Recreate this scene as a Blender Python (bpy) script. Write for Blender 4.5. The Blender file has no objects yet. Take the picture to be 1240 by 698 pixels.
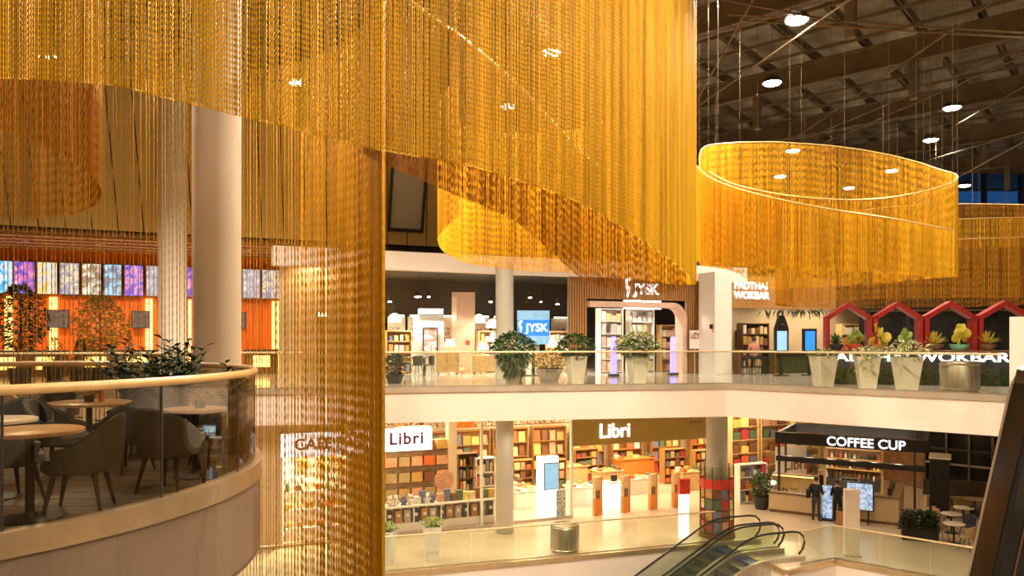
import bpy, bmesh, math, random
import numpy as np
from mathutils import Vector, Matrix
random.seed(7); np.random.seed(7)
sc = bpy.context.scene
C = sc.collection
PI = math.pi
R = math.radians
# ---------------------------------------------------------------- camera, world, exposure
FPX, HY, EYE = 896.0, 412.0, 1.48          # focal length in pixels, horizon row, eye height over the upper floor
cd = bpy.data.cameras.new('camera'); cam = bpy.data.objects.new('camera', cd); C.objects.link(cam)
cam.location = (0, 0, EYE); cam.rotation_euler = (R(90), 0, 0)
cd.sensor_width = 36; cd.lens = 36*FPX/1240; cd.shift_y = (HY-349)/1240; cd.clip_end = 300
sc.camera = cam
w = bpy.data.worlds.new('dusk'); sc.world = w; w.use_nodes = True
w.node_tree.nodes['Background'].inputs[0].default_value = (0.012, 0.06, 0.16, 1)
w.node_tree.nodes['Background'].inputs[1].default_value = 1.0
sc.view_settings.view_transform = 'Standard'; sc.view_settings.look = 'None'
sc.view_settings.gamma = 1; sc.view_settings.use_curve_mapping = False
sc.view_settings.exposure = 0.08
LOW = -5.8                                   # lower floor level
# ---------------------------------------------------------------- helpers
def G(px, Y, z=0.0): return Vector(((px-620)/FPX*Y, Y, z))
def P(px, py, Y): return Vector(((px-620)/FPX*Y, Y, EYE+(HY-py)/FPX*Y))
def Zat(py, Y): return EYE+(HY-py)/FPX*Y
FS = 0.42; FA = math.atan(FS)                # the shop front line of both storeys: Y = 29.3 + FS*X
def F(px, off=0.0, z=0.0):
    r = (px-620)/FPX; Y = (29.3+off)/(1-FS*r); return Vector((r*Y, Y, z))
def nt(m): m.use_nodes = True; return m.node_tree.nodes, m.node_tree.links
MATS = {}
def M(name, col, rough=.5, metal=0.0, emit=0.0, ecol=None, var=.12, scale=6.0, bump=0.0, stretch=None):
    m = bpy.data.materials.new(name); ns, ls = nt(m); b = ns['Principled BSDF']
    b.inputs['Roughness'].default_value = rough; b.inputs['Metallic'].default_value = metal
    tc = ns.new('ShaderNodeTexCoord'); mp = ns.new('ShaderNodeMapping'); nz = ns.new('ShaderNodeTexNoise'); rp = ns.new('ShaderNodeValToRGB')
    ls.new(tc.outputs['Object'], mp.inputs[0]); ls.new(mp.outputs[0], nz.inputs['Vector']); ls.new(nz.outputs['Fac'], rp.inputs[0])
    mp.inputs['Scale'].default_value = stretch or (1, 1, 1)
    nz.inputs['Scale'].default_value = scale; nz.inputs['Detail'].default_value = 3
    c = Vector(col[:3]); lo = c*(1-var); hi = c*(1+var)
    rp.color_ramp.elements[0].color = (*lo, 1); rp.color_ramp.elements[1].color = (*[min(v, 1) for v in hi], 1)
    rp.color_ramp.elements[0].position = .3; rp.color_ramp.elements[1].position = .7
    ls.new(rp.outputs[0], b.inputs['Base Color'])
    if bump:
        bp = ns.new('ShaderNodeBump'); bp.inputs['Strength'].default_value = bump; ls.new(nz.outputs['Fac'], bp.inputs['Height']); ls.new(bp.outputs[0], b.inputs['Normal'])
    if emit:
        b.inputs['Emission Color'].default_value = (*(ecol or col)[:3], 1); b.inputs['Emission Strength'].default_value = emit
    MATS[name] = m; return m
def glass(name, tint=(1, 1, 1), gloss=.1, rough=.02, gcol=(1, 1, 1)):
    m = bpy.data.materials.new(name); ns, ls = nt(m); ns.remove(ns['Principled BSDF']); o = ns['Material Output']
    t = ns.new('ShaderNodeBsdfTransparent'); g = ns.new('ShaderNodeBsdfGlossy'); x = ns.new('ShaderNodeMixShader'); fr = ns.new('ShaderNodeLayerWeight'); mm = ns.new('ShaderNodeMath')
    t.inputs[0].default_value = (*tint, 1); g.inputs['Roughness'].default_value = rough; g.inputs['Color'].default_value = (*gcol, 1)
    fr.inputs['Blend'].default_value = .3; mm.operation = 'MULTIPLY_ADD'; mm.inputs[1].default_value = .18; mm.inputs[2].default_value = gloss
    ls.new(fr.outputs['Fresnel'], mm.inputs[0]); ls.new(mm.outputs[0], x.inputs[0]); ls.new(t.outputs[0], x.inputs[1]); ls.new(g.outputs[0], x.inputs[2]); ls.new(x.outputs[0], o.inputs[0])
    MATS[name] = m; return m
def bands(name, cols, scale=8.0, emit=0.0, rough=.5, detail=4.0, dist=0.8, const=True):
    """flat print: a noise picture in the given colours (posters, screens, covers)"""
    m = bpy.data.materials.new(name); ns, ls = nt(m); b = ns['Principled BSDF']; b.inputs['Roughness'].default_value = rough
    tc = ns.new('ShaderNodeTexCoord'); nz = ns.new('ShaderNodeTexNoise'); rp = ns.new('ShaderNodeValToRGB')
    ls.new(tc.outputs['Object'], nz.inputs['Vector']); ls.new(nz.outputs['Fac'], rp.inputs[0])
    nz.inputs['Scale'].default_value = scale; nz.inputs['Detail'].default_value = detail; nz.inputs['Distortion'].default_value = dist
    e = rp.color_ramp.elements
    n = len(cols)
    for i, c in enumerate(cols):
        p = .3+.4*i/max(n-1, 1)
        el = e[i] if i < 2 else e.new(p)
        el.position = p; el.color = (*c, 1)
    if const: rp.color_ramp.interpolation = 'CONSTANT'
    ls.new(rp.outputs[0], b.inputs['Base Color'])
    if emit: b.inputs['Base Color'].default_value = (.03, .03, .03, 1); m.node_tree.links.remove(b.inputs['Base Color'].links[0]); ls.new(rp.outputs[0], b.inputs['Emission Color']); b.inputs['Emission Strength'].default_value = emit
    MATS[name] = m; return m
class B:
    def __init__(s): s.v = []; s.f = []
    def add(s, vs, fs):
        k = len(s.v); s.v += [tuple(v) for v in vs]; s.f += [tuple(i+k for i in f) for f in fs]; return s
    def box(s, c, d, rz=0.0, taper=1.0):
        x, y, z = d[0]/2, d[1]/2, d[2]/2; ca, sa = math.cos(rz), math.sin(rz); vs = []
        for dz in (-z, z):
            k = taper if dz < 0 else 1.0
            for dx, dy in ((-x, -y), (x, -y), (x, y), (-x, y)):
                dx *= k; dy *= k; vs.append((c[0]+dx*ca-dy*sa, c[1]+dx*sa+dy*ca, c[2]+dz))
        return s.add(vs, [(3, 2, 1, 0), (4, 5, 6, 7), (0, 1, 5, 4), (1, 2, 6, 5), (2, 3, 7, 6), (3, 0, 4, 7)])
    def bbox(s, x0, x1, y0, y1, z0, z1): return s.box(((x0+x1)/2, (y0+y1)/2, (z0+z1)/2), (x1-x0, y1-y0, z1-z0))
    def rod(s, a, b, r, r2=None, n=8):
        return s.tube([a, b], [r, r if r2 is None else r2], n)
    def tube(s, pts, r, n=8, closed=False):
        pts = [Vector(p) for p in pts]; m = len(pts); rs = r if isinstance(r, (list, tuple)) else [r]*m; vs = []; fs = []
        for i, p in enumerate(pts):
            if closed: d = pts[(i+1) % m]-pts[i-1]
            else: d = pts[min(i+1, m-1)]-pts[max(i-1, 0)]
            d.normalize(); u = Vector((0, 0, 1)) if abs(d.z) < .95 else Vector((1, 0, 0)); a = d.cross(u).normalized(); b = a.cross(d)
            for k in range(n):
                t = 2*PI*k/n; vs.append(p+(a*math.cos(t)+b*math.sin(t))*rs[i])
        for i in range(m if closed else m-1):
            j = (i+1) % m
            for k in range(n):
                l = (k+1) % n; fs.append((i*n+k, i*n+l, j*n+l, j*n+k))
        if not closed: fs.append(tuple(range(n-1, -1, -1))); fs.append(tuple((m-1)*n+k for k in range(n)))
        return s.add(vs, fs)
    def lathe(s, prof, n=24, c=(0, 0, 0)):
        vs = []; fs = []; m = len(prof)
        for r, z in prof:
            for k in range(n): t = 2*PI*k/n; vs.append((c[0]+r*math.cos(t), c[1]+r*math.sin(t), c[2]+z))
        for i in range(m-1):
            for k in range(n): l = (k+1) % n; fs.append((i*n+k, i*n+l, (i+1)*n+l, (i+1)*n+k))
        fs.append(tuple(range(n-1, -1, -1))); fs.append(tuple((m-1)*n+k for k in range(n)))
        return s.add(vs, fs)
    def prism(s, poly, z0, z1):
        n = len(poly); vs = [(p[0], p[1], z0) for p in poly]+[(p[0], p[1], z1) for p in poly]
        a = sum(poly[i][0]*poly[(i+1) % n][1]-poly[(i+1) % n][0]*poly[i][1] for i in range(n))
        if a < 0: vs = vs[:n][::-1]+vs[n:][::-1]
        return s.add(vs, [tuple(range(n-1, -1, -1)), tuple(range(n, 2*n))]+[(i, (i+1) % n, n+(i+1) % n, n+i) for i in range(n)])
    def plate(s, poly, y0, y1):
        """outline in x,z given thickness along y"""
        n = len(poly); a = sum(poly[i][0]*poly[(i+1) % n][1]-poly[(i+1) % n][0]*poly[i][1] for i in range(n))
        if a < 0: poly = poly[::-1]
        vs = [(p[0], y0, p[1]) for p in poly]+[(p[0], y1, p[1]) for p in poly]
        return s.add(vs, [tuple(range(n)), tuple(range(2*n-1, n-1, -1))]+[(i, n+i, n+(i+1) % n, (i+1) % n) for i in range(n)])
    def ball(s, c, r, n=10, m=7):
        if not isinstance(r, (list, tuple)): r = (r, r, r)
        vs = [(c[0], c[1], c[2]-r[2])]; fs = []
        for i in range(1, m):
            a = -PI/2+PI*i/m
            for k in range(n): t = 2*PI*k/n; vs.append((c[0]+r[0]*math.cos(a)*math.cos(t), c[1]+r[1]*math.cos(a)*math.sin(t), c[2]+r[2]*math.sin(a)))
        vs.append((c[0], c[1], c[2]+r[2])); top = len(vs)-1
        for k in range(n): l = (k+1) % n; fs.append((0, 1+l, 1+k)); fs.append((top, 1+(m-2)*n+k, 1+(m-2)*n+l))
        for i in range(m-2):
            for k in range(n): l = (k+1) % n; fs.append((1+i*n+k, 1+i*n+l, 1+(i+1)*n+l, 1+(i+1)*n+k))
        return s.add(vs, fs)
    def leaf(s, base, d, L, W, droop=.25):
        d = Vector(d).normalized(); sd = d.cross(Vector((0, 0, 1)));
        if sd.length < .05: sd = Vector((1, 0, 0))
        sd = (sd.normalized()+Vector((random.uniform(-.3, .3) for _ in range(3)))).normalized()*W/2
        b = Vector(base); mid = b+d*L*.5+Vector((0, 0, L*.04)); tip = b+d*L-Vector((0, 0, L*droop))
        return s.add([b, mid+sd, tip, mid-sd], [(0, 1, 2, 3)])
    def mesh(s, name, mat=None, smooth=False):
        me = bpy.data.meshes.new(name); me.from_pydata(s.v, [], s.f); me.update()
        if mat: me.materials.append(MATS[mat] if isinstance(mat, str) else mat)
        if smooth:
            me.shade_smooth()
            try: me.set_sharp_from_angle(angle=R(38))
            except Exception: pass
        return me
    def obj(s, name, mat=None, parent=None, smooth=False, loc=None, rz=None, kind=None):
        o = bpy.data.objects.new(name, s.mesh(name, mat, smooth)); C.objects.link(o)
        if parent: o.parent = parent
        if loc is not None: o.location = loc
        if rz is not None: o.rotation_euler.z = rz
        if kind: o['kind'] = kind
        return o
def tag(o, label=None, cat=None, group=None, kind=None):
    if label: o['label'] = label
    if cat: o['category'] = cat
    if group: o['group'] = group
    if kind: o['kind'] = kind
    return o
def thing(name, label, cat, loc=(0, 0, 0), rz=0.0, group=None):
    o = bpy.data.objects.new(name, None); C.objects.link(o); o.empty_display_size = .1
    o.location = loc; o.rotation_euler = (0, 0, rz); return tag(o, label, cat, group)
def struct(o, label=None): o['kind'] = 'structure'; (label and tag(o, label)); return o
def dup(root, loc=None, rz=None, label=None, group=None, scale=None):
    r = root.copy(); C.objects.link(r)
    if loc is not None: r.location = loc
    if rz is not None: r.rotation_euler.z = rz
    if label: r['label'] = label
    if group: r['group'] = group
    if scale: r.scale = (scale,)*3 if not isinstance(scale, tuple) else scale
    for ch in root.children:
        c = ch.copy(); C.objects.link(c); c.parent = r
        for g in ch.children:
            d = g.copy(); C.objects.link(d); d.parent = c
    return r
def text(s, size, mat, parent=None, loc=(0, 0, 0), rot=(PI/2, 0, 0), name='lettering', ext=.02, bold=0.0, sx=1.0, align='CENTER', spacing=1.0):
    cu = bpy.data.curves.new(name, 'FONT'); cu.body = s; cu.size = size; cu.extrude = ext; cu.offset = bold; cu.align_x = align; cu.align_y = 'CENTER'; cu.space_character = spacing
    cu.materials.append(MATS[mat]); o = bpy.data.objects.new(name, cu); C.objects.link(o); o.location = loc; o.rotation_euler = rot; o.scale = (sx, 1, 1)
    me = bpy.data.meshes.new_from_object(o.evaluated_get(bpy.context.evaluated_depsgraph_get())); bpy.data.objects.remove(o)
    o = bpy.data.objects.new(name, me); C.objects.link(o); o.location = loc; o.rotation_euler = rot; o.scale = (sx, 1, 1)
    if parent: o.parent = parent
    return o
def lamp(kind, loc, power, col, size=.3, rot=(0, 0, 0), parent=None, sx=None, sy=None, angle=None, blend=.5):
    l = bpy.data.lights.new('bulb', kind); l.energy = power; l.color = col
    if kind == 'AREA':
        if sx: l.shape = 'RECTANGLE'; l.size = sx; l.size_y = sy
        else: l.shape = 'DISK'; l.size = size
    else: l.shadow_soft_size = size
    if kind == 'SPOT': l.spot_size = angle or R(120); l.spot_blend = blend
    o = bpy.data.objects.new('bulb', l); C.objects.link(o); o.location = loc; o.rotation_euler = rot
    if parent: o.parent = parent
    return o
WARM = (1, .72, .42); WARM2 = (1, .83, .64); NEUT = (1, .88, .7)
# ---------------------------------------------------------------- materials
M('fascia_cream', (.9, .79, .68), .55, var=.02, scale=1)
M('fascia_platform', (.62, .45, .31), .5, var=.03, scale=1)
M('brass_trim', (.72, .56, .34), .3, .8, var=.1, scale=3)
M('steel', (.62, .58, .5), .28, .9, var=.08)
M('brushed_steel', (.55, .5, .42), .35, .85, var=.25, scale=5, stretch=(12, 12, .3))
M('wood_rail', (.78, .5, .2), .35, var=.12, scale=5)
M('rail_far', (.7, .55, .3), .35, var=.1)
M('edge_trim', (.62, .54, .42), .3, .4, var=.08, scale=2)
M('floor_tile', (.55, .48, .4), .12, var=.06, scale=1.2)
M('floor_lower', (.66, .55, .4), .22, var=.06, scale=1.0)
M('floor_store', (.72, .6, .42), .2, var=.05, scale=1)
M('plank', (.17, .125, .085), .3, var=.35, scale=5, stretch=(.6, 6, 1))
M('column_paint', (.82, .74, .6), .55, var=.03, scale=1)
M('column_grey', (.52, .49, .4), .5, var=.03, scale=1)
M('wood_slat', (.42, .21, .06), .5, var=.2, scale=4, stretch=(8, 8, .4))
M('wood_dark', (.2, .1, .045), .45, var=.25, scale=4)
M('wood_light', (.72, .48, .22), .45, var=.15, scale=4)
M('wall_khaki', (.62, .45, .17), .6, var=.05, scale=1)
M('wall_beige', (.6, .45, .25), .6, var=.05, scale=1)
M('wall_white', (.85, .8, .72), .55, var=.03, scale=1)
M('wall_warm', (.8, .66, .45), .55, var=.05, scale=1)
M('dark_ceiling', (.045, .035, .028), .7, var=.2, scale=2)
M('dark_metal', (.05, .045, .04), .45, .3, var=.2)
M('black', (.015, .014, .013), .4, var=.2)
M('black_gloss', (.012, .01, .009), .12, var=.3)
M('roof_deck', (.3, .27, .2), .6, .3, var=.35, scale=1.5)
M('roof_steel', (.17, .13, .08), .55, .2, var=.2, scale=2)
M('orange_wall', (.85, .16, .015), .45, emit=.35, ecol=(1, .16, .01), var=.12, scale=.8)
M('fabric_grey', (.075, .066, .052), .8, var=.2, scale=18, bump=.1)
M('fabric_navy', (.055, .06, .075), .8, var=.2, scale=18, bump=.1)
M('fabric_taupe', (.1, .083, .06), .8, var=.2, scale=18, bump=.1)
M('fabric_sand', (.5, .36, .18), .8, var=.15, scale=12)
M('leg_dark', (.06, .035, .02), .4, var=.2)
M('tabletop', (.62, .36, .17), .3, var=.15, scale=4, stretch=(1, 7, 1))
M('tabletop_pale', (.8, .7, .55), .35, var=.05)
M('leaf', (.045, .11, .022), .4, var=.5, scale=9)
M('leaf_dark', (.02, .05, .014), .65, var=.5, scale=9)
M('leaf_light', (.25, .33, .06), .45, var=.4, scale=9)
M('leaf_variegated', (.42, .45, .17), .45, var=.6, scale=14)
M('leaf_orange', (.35, .22, .04), .5, var=.4, scale=9)
M('cactus_yellow', (.55, .45, .04), .5, var=.25, scale=9)
M('planter_cream', (.88, .82, .7), .5, var=.05)
M('planter_stone', (.45, .38, .28), .6, var=.1, scale=8)
M('pot_dark', (.03, .028, .026), .5, var=.2)
M('pot_red', (.6, .07, .03), .4, var=.1)
M('pot_green', (.2, .5, .32), .4, var=.1)
M('soil', (.06, .04, .025), .9, var=.3, scale=20)
M('white_lit', (1, 1, 1), .5, emit=1.25, ecol=(.95, .97, 1), var=0.0)
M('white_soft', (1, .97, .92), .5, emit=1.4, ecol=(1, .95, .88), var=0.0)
M('lightbox_white', (1, .96, .97), .5, emit=1.2, ecol=(1, .96, .97), var=0.0)
M('warm_strip', (1, .8, .3), .5, emit=3, ecol=(1, .62, .16), var=0.0)
M('warm_lamp', (1, .8, .5), .5, emit=9, ecol=(1, .75, .4), var=0.0)
M('lamp_white', (1, .95, .85), .5, emit=40, ecol=(1, .9, .72), var=0.0)
M('sign_purple', (.24, .07, .13), .5, var=.05)
M('sign_brown', (.3, .13, .06), .5, var=.05)
M('gold_panel', (.45, .32, .08), .35, .25, var=.08, scale=1)
M('red_frame', (.32, .014, .01), .4, var=.15)
M('screen_blue', (.03, .2, .7), .3, emit=1.1, ecol=(.02, .2, .75), var=.1)
M('screen_pale', (.2, .35, .5), .3, emit=.8, ecol=(.3, .6, .85), var=.25, scale=3)
M('violet_light', (.3, .25, 1), .3, emit=2.4, ecol=(.25, .2, 1), var=.1)
M('hedge_panel', (.03, .055, .015), .8, var=.6, scale=16, bump=.6)
M('counter_dark', (.05, .05, .055), .3, var=.15)
M('counter_tan', (.6, .46, .26), .35, var=.06, scale=2)
M('pink_board', (.75, .52, .4), .55, var=.05)
M('grey_board', (.6, .6, .6), .55, var=.04)
M('orange_panel', (.75, .26, .04), .45, var=.1)
M('red_panel', (.75, .06, .03), .45, var=.1)
M('rubber', (.012, .012, .012), .35, var=.1)
M('step_metal', (.22, .21, .2), .35, .7, var=.2, stretch=(1, 40, 1))
M('blue_step', (.05, .08, .2), .3, .2, var=.2)
M('cake', (.75, .6, .4), .5, var=.3, scale=14)
M('skin', (.5, .3, .2), .5, var=.05)
M('cloth_black', (.012, .012, .014), .8, var=.2)
M('cloth_jeans', (.05, .05, .06), .8, var=.2)
M('cloth_pink', (.55, .25, .18), .8, var=.1)
M('hair_dark', (.02, .014, .01), .6, var=.2)
M('cable', (.15, .11, .065), .4, .6, var=.1)
M('night_glass_wall', (.02, .022, .02), .1, var=.4, scale=1.5)
M('dusk_frame', (.03, .03, .035), .5, var=.1)
for i, c in enumerate([(.7, .16, .05), (.8, .62, .3), (.25, .1, .05), (.85, .8, .7), (.6, .36, .1), (.12, .18, .1), (.2, .2, .32), (.75, .4, .25), (.5, .06, .06), (.9, .7, .2)]):
    M('cover%d' % i, c, .45, var=.2, scale=9)
glass('glass_clear', (.93, .95, .9), .03, .02)
glass('glass_shop', (.97, .97, .95), .01, .02)
glass('glass_smoked', (.8, .76, .66), .025, .03)
glass('glass_esc', (.9, .93, .86), .02, .02)
glass('glass_dusk', (.9, .95, 1), .02, .05)
def gold(name, col, rough=.42, metal=.45):
    m = bpy.data.materials.new(name); ns, ls = nt(m); b = ns['Principled BSDF']; b.inputs['Roughness'].default_value = rough; b.inputs['Metallic'].default_value = metal
    tc = ns.new('ShaderNodeTexCoord'); mp = ns.new('ShaderNodeMapping'); nz = ns.new('ShaderNodeTexNoise'); rp = ns.new('ShaderNodeValToRGB')
    mp.inputs['Scale'].default_value = (5, 5, .12); nz.inputs['Scale'].default_value = 1.6; nz.inputs['Detail'].default_value = 6
    ls.new(tc.outputs['Object'], mp.inputs[0]); ls.new(mp.outputs[0], nz.inputs['Vector']); ls.new(nz.outputs['Fac'], rp.inputs[0])
    c = Vector(col); rp.color_ramp.elements[0].position = .35; rp.color_ramp.elements[1].position = .68
    rp.color_ramp.elements[0].color = (*(c*.62), 1); rp.color_ramp.elements[1].color = (*[min(1, v) for v in c*1.15], 1)
    ls.new(rp.outputs[0], b.inputs['Base Color']); b.inputs['Specular IOR Level'].default_value = .25
    MATS[name] = m
gold('gold_chain', (.92, .48, .018), metal=.3); gold('gold_chain_deep', (.6, .265, .01), metal=.3); gold('gold_shaded', (.44, .19, .007), metal=.3); gold('gold_veil', (.68, .34, .01), metal=.3)
M('gold_rail', (.85, .58, .22), .4, .4, var=.05)
MATS['orange_wall'].node_tree.nodes['Principled BSDF'].inputs['Emission Strength'].default_value = 0.0
# ---------------------------------------------------------------- lights of the hall: high-bay lamps under the roof
def highbay(px, py, Z=8.5, power=1400, idx=0, label=None, xy=None):
    if xy: X, Y = xy
    else: Y = (Z-EYE)*FPX/(HY-py); X = (px-620)/FPX*Y
    t = thing('high_bay_lamp', label, 'ceiling lamp', (X, Y, Z), 0, 'high bay lamps under the roof')
    B().lathe([(.05, .22), (.16, .18), (.26, .06), (.27, .0), (.24, .01)][::-1], 16).obj('housing', 'dark_metal', t, True)
    B().lathe([(.01, -.035), (.2, -.03), (.235, .0), (.235, .012)], 16).obj('lens', 'lamp_white', t, True)
    B().rod((0, 0, .2), (0, 0, 11.2-Z), .008, n=6).obj('hanger', 'cable', t)
    lamp('SPOT', (0, 0, -.06), power, WARM2, .22, parent=t, angle=R(155), blend=.6)
    return t
HB = [(965, 25, 'large bright round lamp high above the ring of chains, topmost'), (935, 101, 'round lamp hanging just above the ring of chains on its left'),
      (1153, 131, 'round lamp hanging over the right side of the ring of chains'), (1127, 170, 'small round lamp behind the steel tie rods right of the ring'),
      (960, 183, 'round lamp seen through the back of the ring, leftmost high one'), (945, 214, 'round lamp seen through the ring of chains, low on the left'),
      (1080, 207, 'round lamp seen through the ring of chains on the right'), (1028, 228, 'round lamp seen through the ring of chains, lowest one'),
      (1168, 225, 'round lamp in front of the blue dusk window'), (668, 64, 'round lamp glowing through the tall gold curtain, upper right'),
      (615, 129, 'round lamp glowing through the gold curtain below a slanting rail'), (360, 100, 'round lamp glowing through the gold curtain above the pale column'),
      (55, 68, 'round lamp glowing through the gold drum at the far left')]
for i, (a, b, l) in enumerate(HB): highbay(a, b, idx=i, label=l)
for i, xy in enumerate([(-9, 7), (-3, 4.5), (3.2, 7), (9, 8), (1, 14), (9.5, 12.5), (-8, -3), (-1, -4), (5, -1), (11, 0), (14, 8), (-3.5, 16.2), (5, 16.2), (-11, 16)]):  # unseen lamps, added to brighten the fascias, curtains and bulkhead
    highbay(0, 0, Z=9.2, xy=xy, power=[300, 650, 1500, 2600, 6000, 2200, 900, 1300, 2600, 2600, 3400, 3800, 4200, 3800][i], label='added lamp under the roof out of view, '+['left above the platform', 'behind the tall curtain', 'above the open void', 'right above the glossy flank', 'over the void behind the tall curtain', 'over the void before the ring', 'behind the viewer on the left', 'straight behind the viewer', 'behind the viewer on the right', 'far right of the viewer', 'right of the ring', 'behind the shade-darkened ribbon', 'inside the curl behind the huge curtain', 'behind the sheer veil'][i])
# ---------------------------------------------------------------- structure: outer shell
def wall(name, a, b, z0, z1, mat, th=.2):
    a, b = Vector((a[0], a[1])), Vector((b[0], b[1])); d = (b-a).normalized(); n = Vector((-d.y, d.x))*th
    return struct(B().prism([a, b, b+n, a+n], z0, z1).obj(name, mat))
wall('wall_left', (-30, -12), (-30, 48), -12, 11.4, 'wall_warm')
wall('wall_right', (33, 48), (33, -12), -12, 11.4, 'wall_warm')
wall('wall_front', (33, -12), (-30, -12), -12, 11.4, 'wall_warm')
# far wall with a band of dusk glazing
bw = B(); bw.bbox(-30, 21.5, 40, 40.3, 5.5, 11.4); bw.bbox(21.5, 33, 40, 40.3, 5.5, 8.8); bw.bbox(-30, 33, 40.3, 47.9, 5.5, 5.7); bw.bbox(-30, 33, 47.9, 48.2, -12, 5.6); bw.bbox(21.5, 33, 40, 40.3, 10.5, 11.4); struct(bw.obj('wall_back', 'roof_steel'))
wi = B(); wi.bbox(21.5, 33, 40.1, 40.14, 8.8, 10.5); wn = struct(wi.obj('window_1', 'glass_dusk'), 'dusk-blue strip of glazing under the roof at far right')
fr = B(); [fr.bbox(x-.06, x+.06, 39.95, 40.3, 8.8, 10.5) for x in (21.6, 23.6, 25.6, 27.6, 29.6, 31.6)]; fr.bbox(21.5, 33, 39.95, 40.3, 9.58, 9.66); fr.obj('window_frame', 'dusk_frame', wn)
struct(B().bbox(-30, 33, -12, 48, 11.2, 11.4).obj('ceiling', 'roof_deck'))
struct(B().bbox(-30, 33, -12, 48, -12.2, -12).obj('floor_basement', 'floor_lower'))
# ---------------------------------------------------------------- roof steelwork
U = Vector((.75, -.66, 0)).normalized(); NN = Vector((.66, .75, 0)).normalized()
base = Vector((7.0, 18.5, 0))
def ibeam(b, a, c, h, fw, z):
    a = Vector(a); c = Vector(c); d = (c-a).normalized(); rz = math.atan2(d.y, d.x); L = (c-a).length; m = (a+c)/2
    b.box((m.x, m.y, z+h/2), (L, .05, h), rz); b.box((m.x, m.y, z+.03), (L, fw, .06), rz); b.box((m.x, m.y, z+h-.03), (L, fw, .06), rz)
kb = 0
for k in range(-3, 5):
    o = base+NN*5.9*k
    b = B(); ibeam(b, o-U*17, o+U*17, .75, .3, 9.75)
    t = thing('roof_beam', ['deep brown steel roof girder running diagonally'+s for s in (' above the near hall', ' over the platform', ' behind the first curtain', ' at the top edge above the ring', ' right above the ring of chains', ' past the ring towards the window', ' beside the dusk window', ' at the far end of the roof')][k+3], 'beam', (0, 0, 0), 0, 'steel roof girders')
    b.obj('girder', 'roof_steel', t)
    for s in (-13, -8.2, -3.4, 1.4, 6.2, 11):
        p = o+U*s; B().box((p.x, p.y, 9.2), (.22, .22, 1.1), math.atan2(U.y, U.x)).obj('drop_post', 'roof_steel', t)
t = thing('roof_purlins', 'rows of thin brown steel purlins under the metal roof deck', 'purlins')
for k in range(-10, 11):
    o = base+NN*6+U*k*1.55; b = B(); ibeam(b, o-NN*20, o+NN*20, .26, .14, 10.62); b.obj('purlin', 'roof_steel', t)
t = thing('roof_bridging', 'short steel braces between the roof purlins', 'braces')
for k in range(-7, 14):
    o = base+NN*(k*1.45+.6); B().box((o.x, o.y, 10.5), (34, .05, .1), math.atan2(U.y, U.x)).obj('brace', 'roof_steel', t)
tr = [((846, 118), (905, 12), 19, 15), ((846, 128), (1000, 20), 21, 15.5), ((962, 168), (1130, 52), 24, 17), ((975, 168), (1240, 58), 25, 17.5), ((1000, 172), (1240, 68), 25, 17.8),
      ((1110, 178), (1240, 105), 26, 19), ((1160, 215), (1240, 172), 27, 22), ((1145, 188), (1240, 160), 26, 22), ((1000, 25), (1240, 40), 17, 15), ((1010, 32), (1240, 46), 17, 15), ((880, 0), (1000, 24), 14, 16)]
for i, (a, c, y0, y1) in enumerate(tr):
    p, q = P(*a, y0), P(*c, y1); d = (q-p); p = p-d*.6; q = q+d*.5
    tag(B().rod(p, q, .022, n=6).obj('tie_rod', 'cable'), ['thin steel tie rod crossing the dark roof, '+s for s in ('steep one beside the tall curtain', 'long one behind the top lamp', 'middle one rising from the ring', 'lower of the long pair', 'upper of the long pair', 'one above the blue window', 'lowest one before the blue window', 'one ending at the ring edge', 'upper flat one at the top right', 'lower flat one at the top right', 'short one meeting the top lamp')][i], 'tie rod', 'roof tie rods')
# ---------------------------------------------------------------- structure: floors
def eline(X): return 22.5+.18*(X+4.02)
PL, P2, P3, P4 = (-26, eline(-26)), (7.1, 24.5), (12.9, 19.4), (24, 9.6)
UE = [PL, P2, P3, P4]
def slab(name, edge, back, z1, z0, mat): return struct(B().prism(list(edge)+back, z0, z1).obj(name, mat))
slab('floor_upper', UE, [(33, 9.6), (33, 48), (-30, 48), (-30, PL[1])], 0, -1.0, 'floor_tile')
def strip(name, pts, z0, z1, mat, off=.03, parent=None, kind=True):
    b = B()
    n = len(pts)
    for i in range(n-1):
        a, c = Vector(pts[i]), Vector(pts[i+1]); d = (c-a).normalized(); m = Vector((d.y, -d.x))*off
        b.prism([a-d*.0, c, c+m, a+m], z0, z1)
    o = b.obj(name, mat, parent)
    return struct(o) if kind else o
strip('trim_upper_fascia', UE, -1.05, -.13, 'fascia_cream', .06)
strip('trim_upper_edge', UE, -.13, .03, 'edge_trim', .1)
slab('ceiling_lower_mall', UE, [(33, 9.6), (33, 48), (-30, 48), (-30, PL[1])], -1.0, -1.05, 'fascia_cream')
def lline(X): return 24.27+.31*X
LE = [(-26, lline(-26)), (7.6, lline(7.6)), (8.65, 23.3), (10.7, 24.5), (15, 20.7), (24, 12.8)]
slab('floor_lower', LE, [(33, 12.8), (33, 48), (-30, 48), (-30, lline(-26))], LOW, LOW-1.0, 'floor_lower')
strip('trim_lower_fascia', LE, LOW-1.05, LOW-.12, 'fascia_cream', .06)
strip('trim_lower_edge', LE, LOW-.12, LOW+.03, 'brass_trim', .1)
# the floor the camera stands on
struct(B().bbox(-30, 33, -12, 2.4, -1, 0).obj('floor_near', 'floor_tile'))
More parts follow.
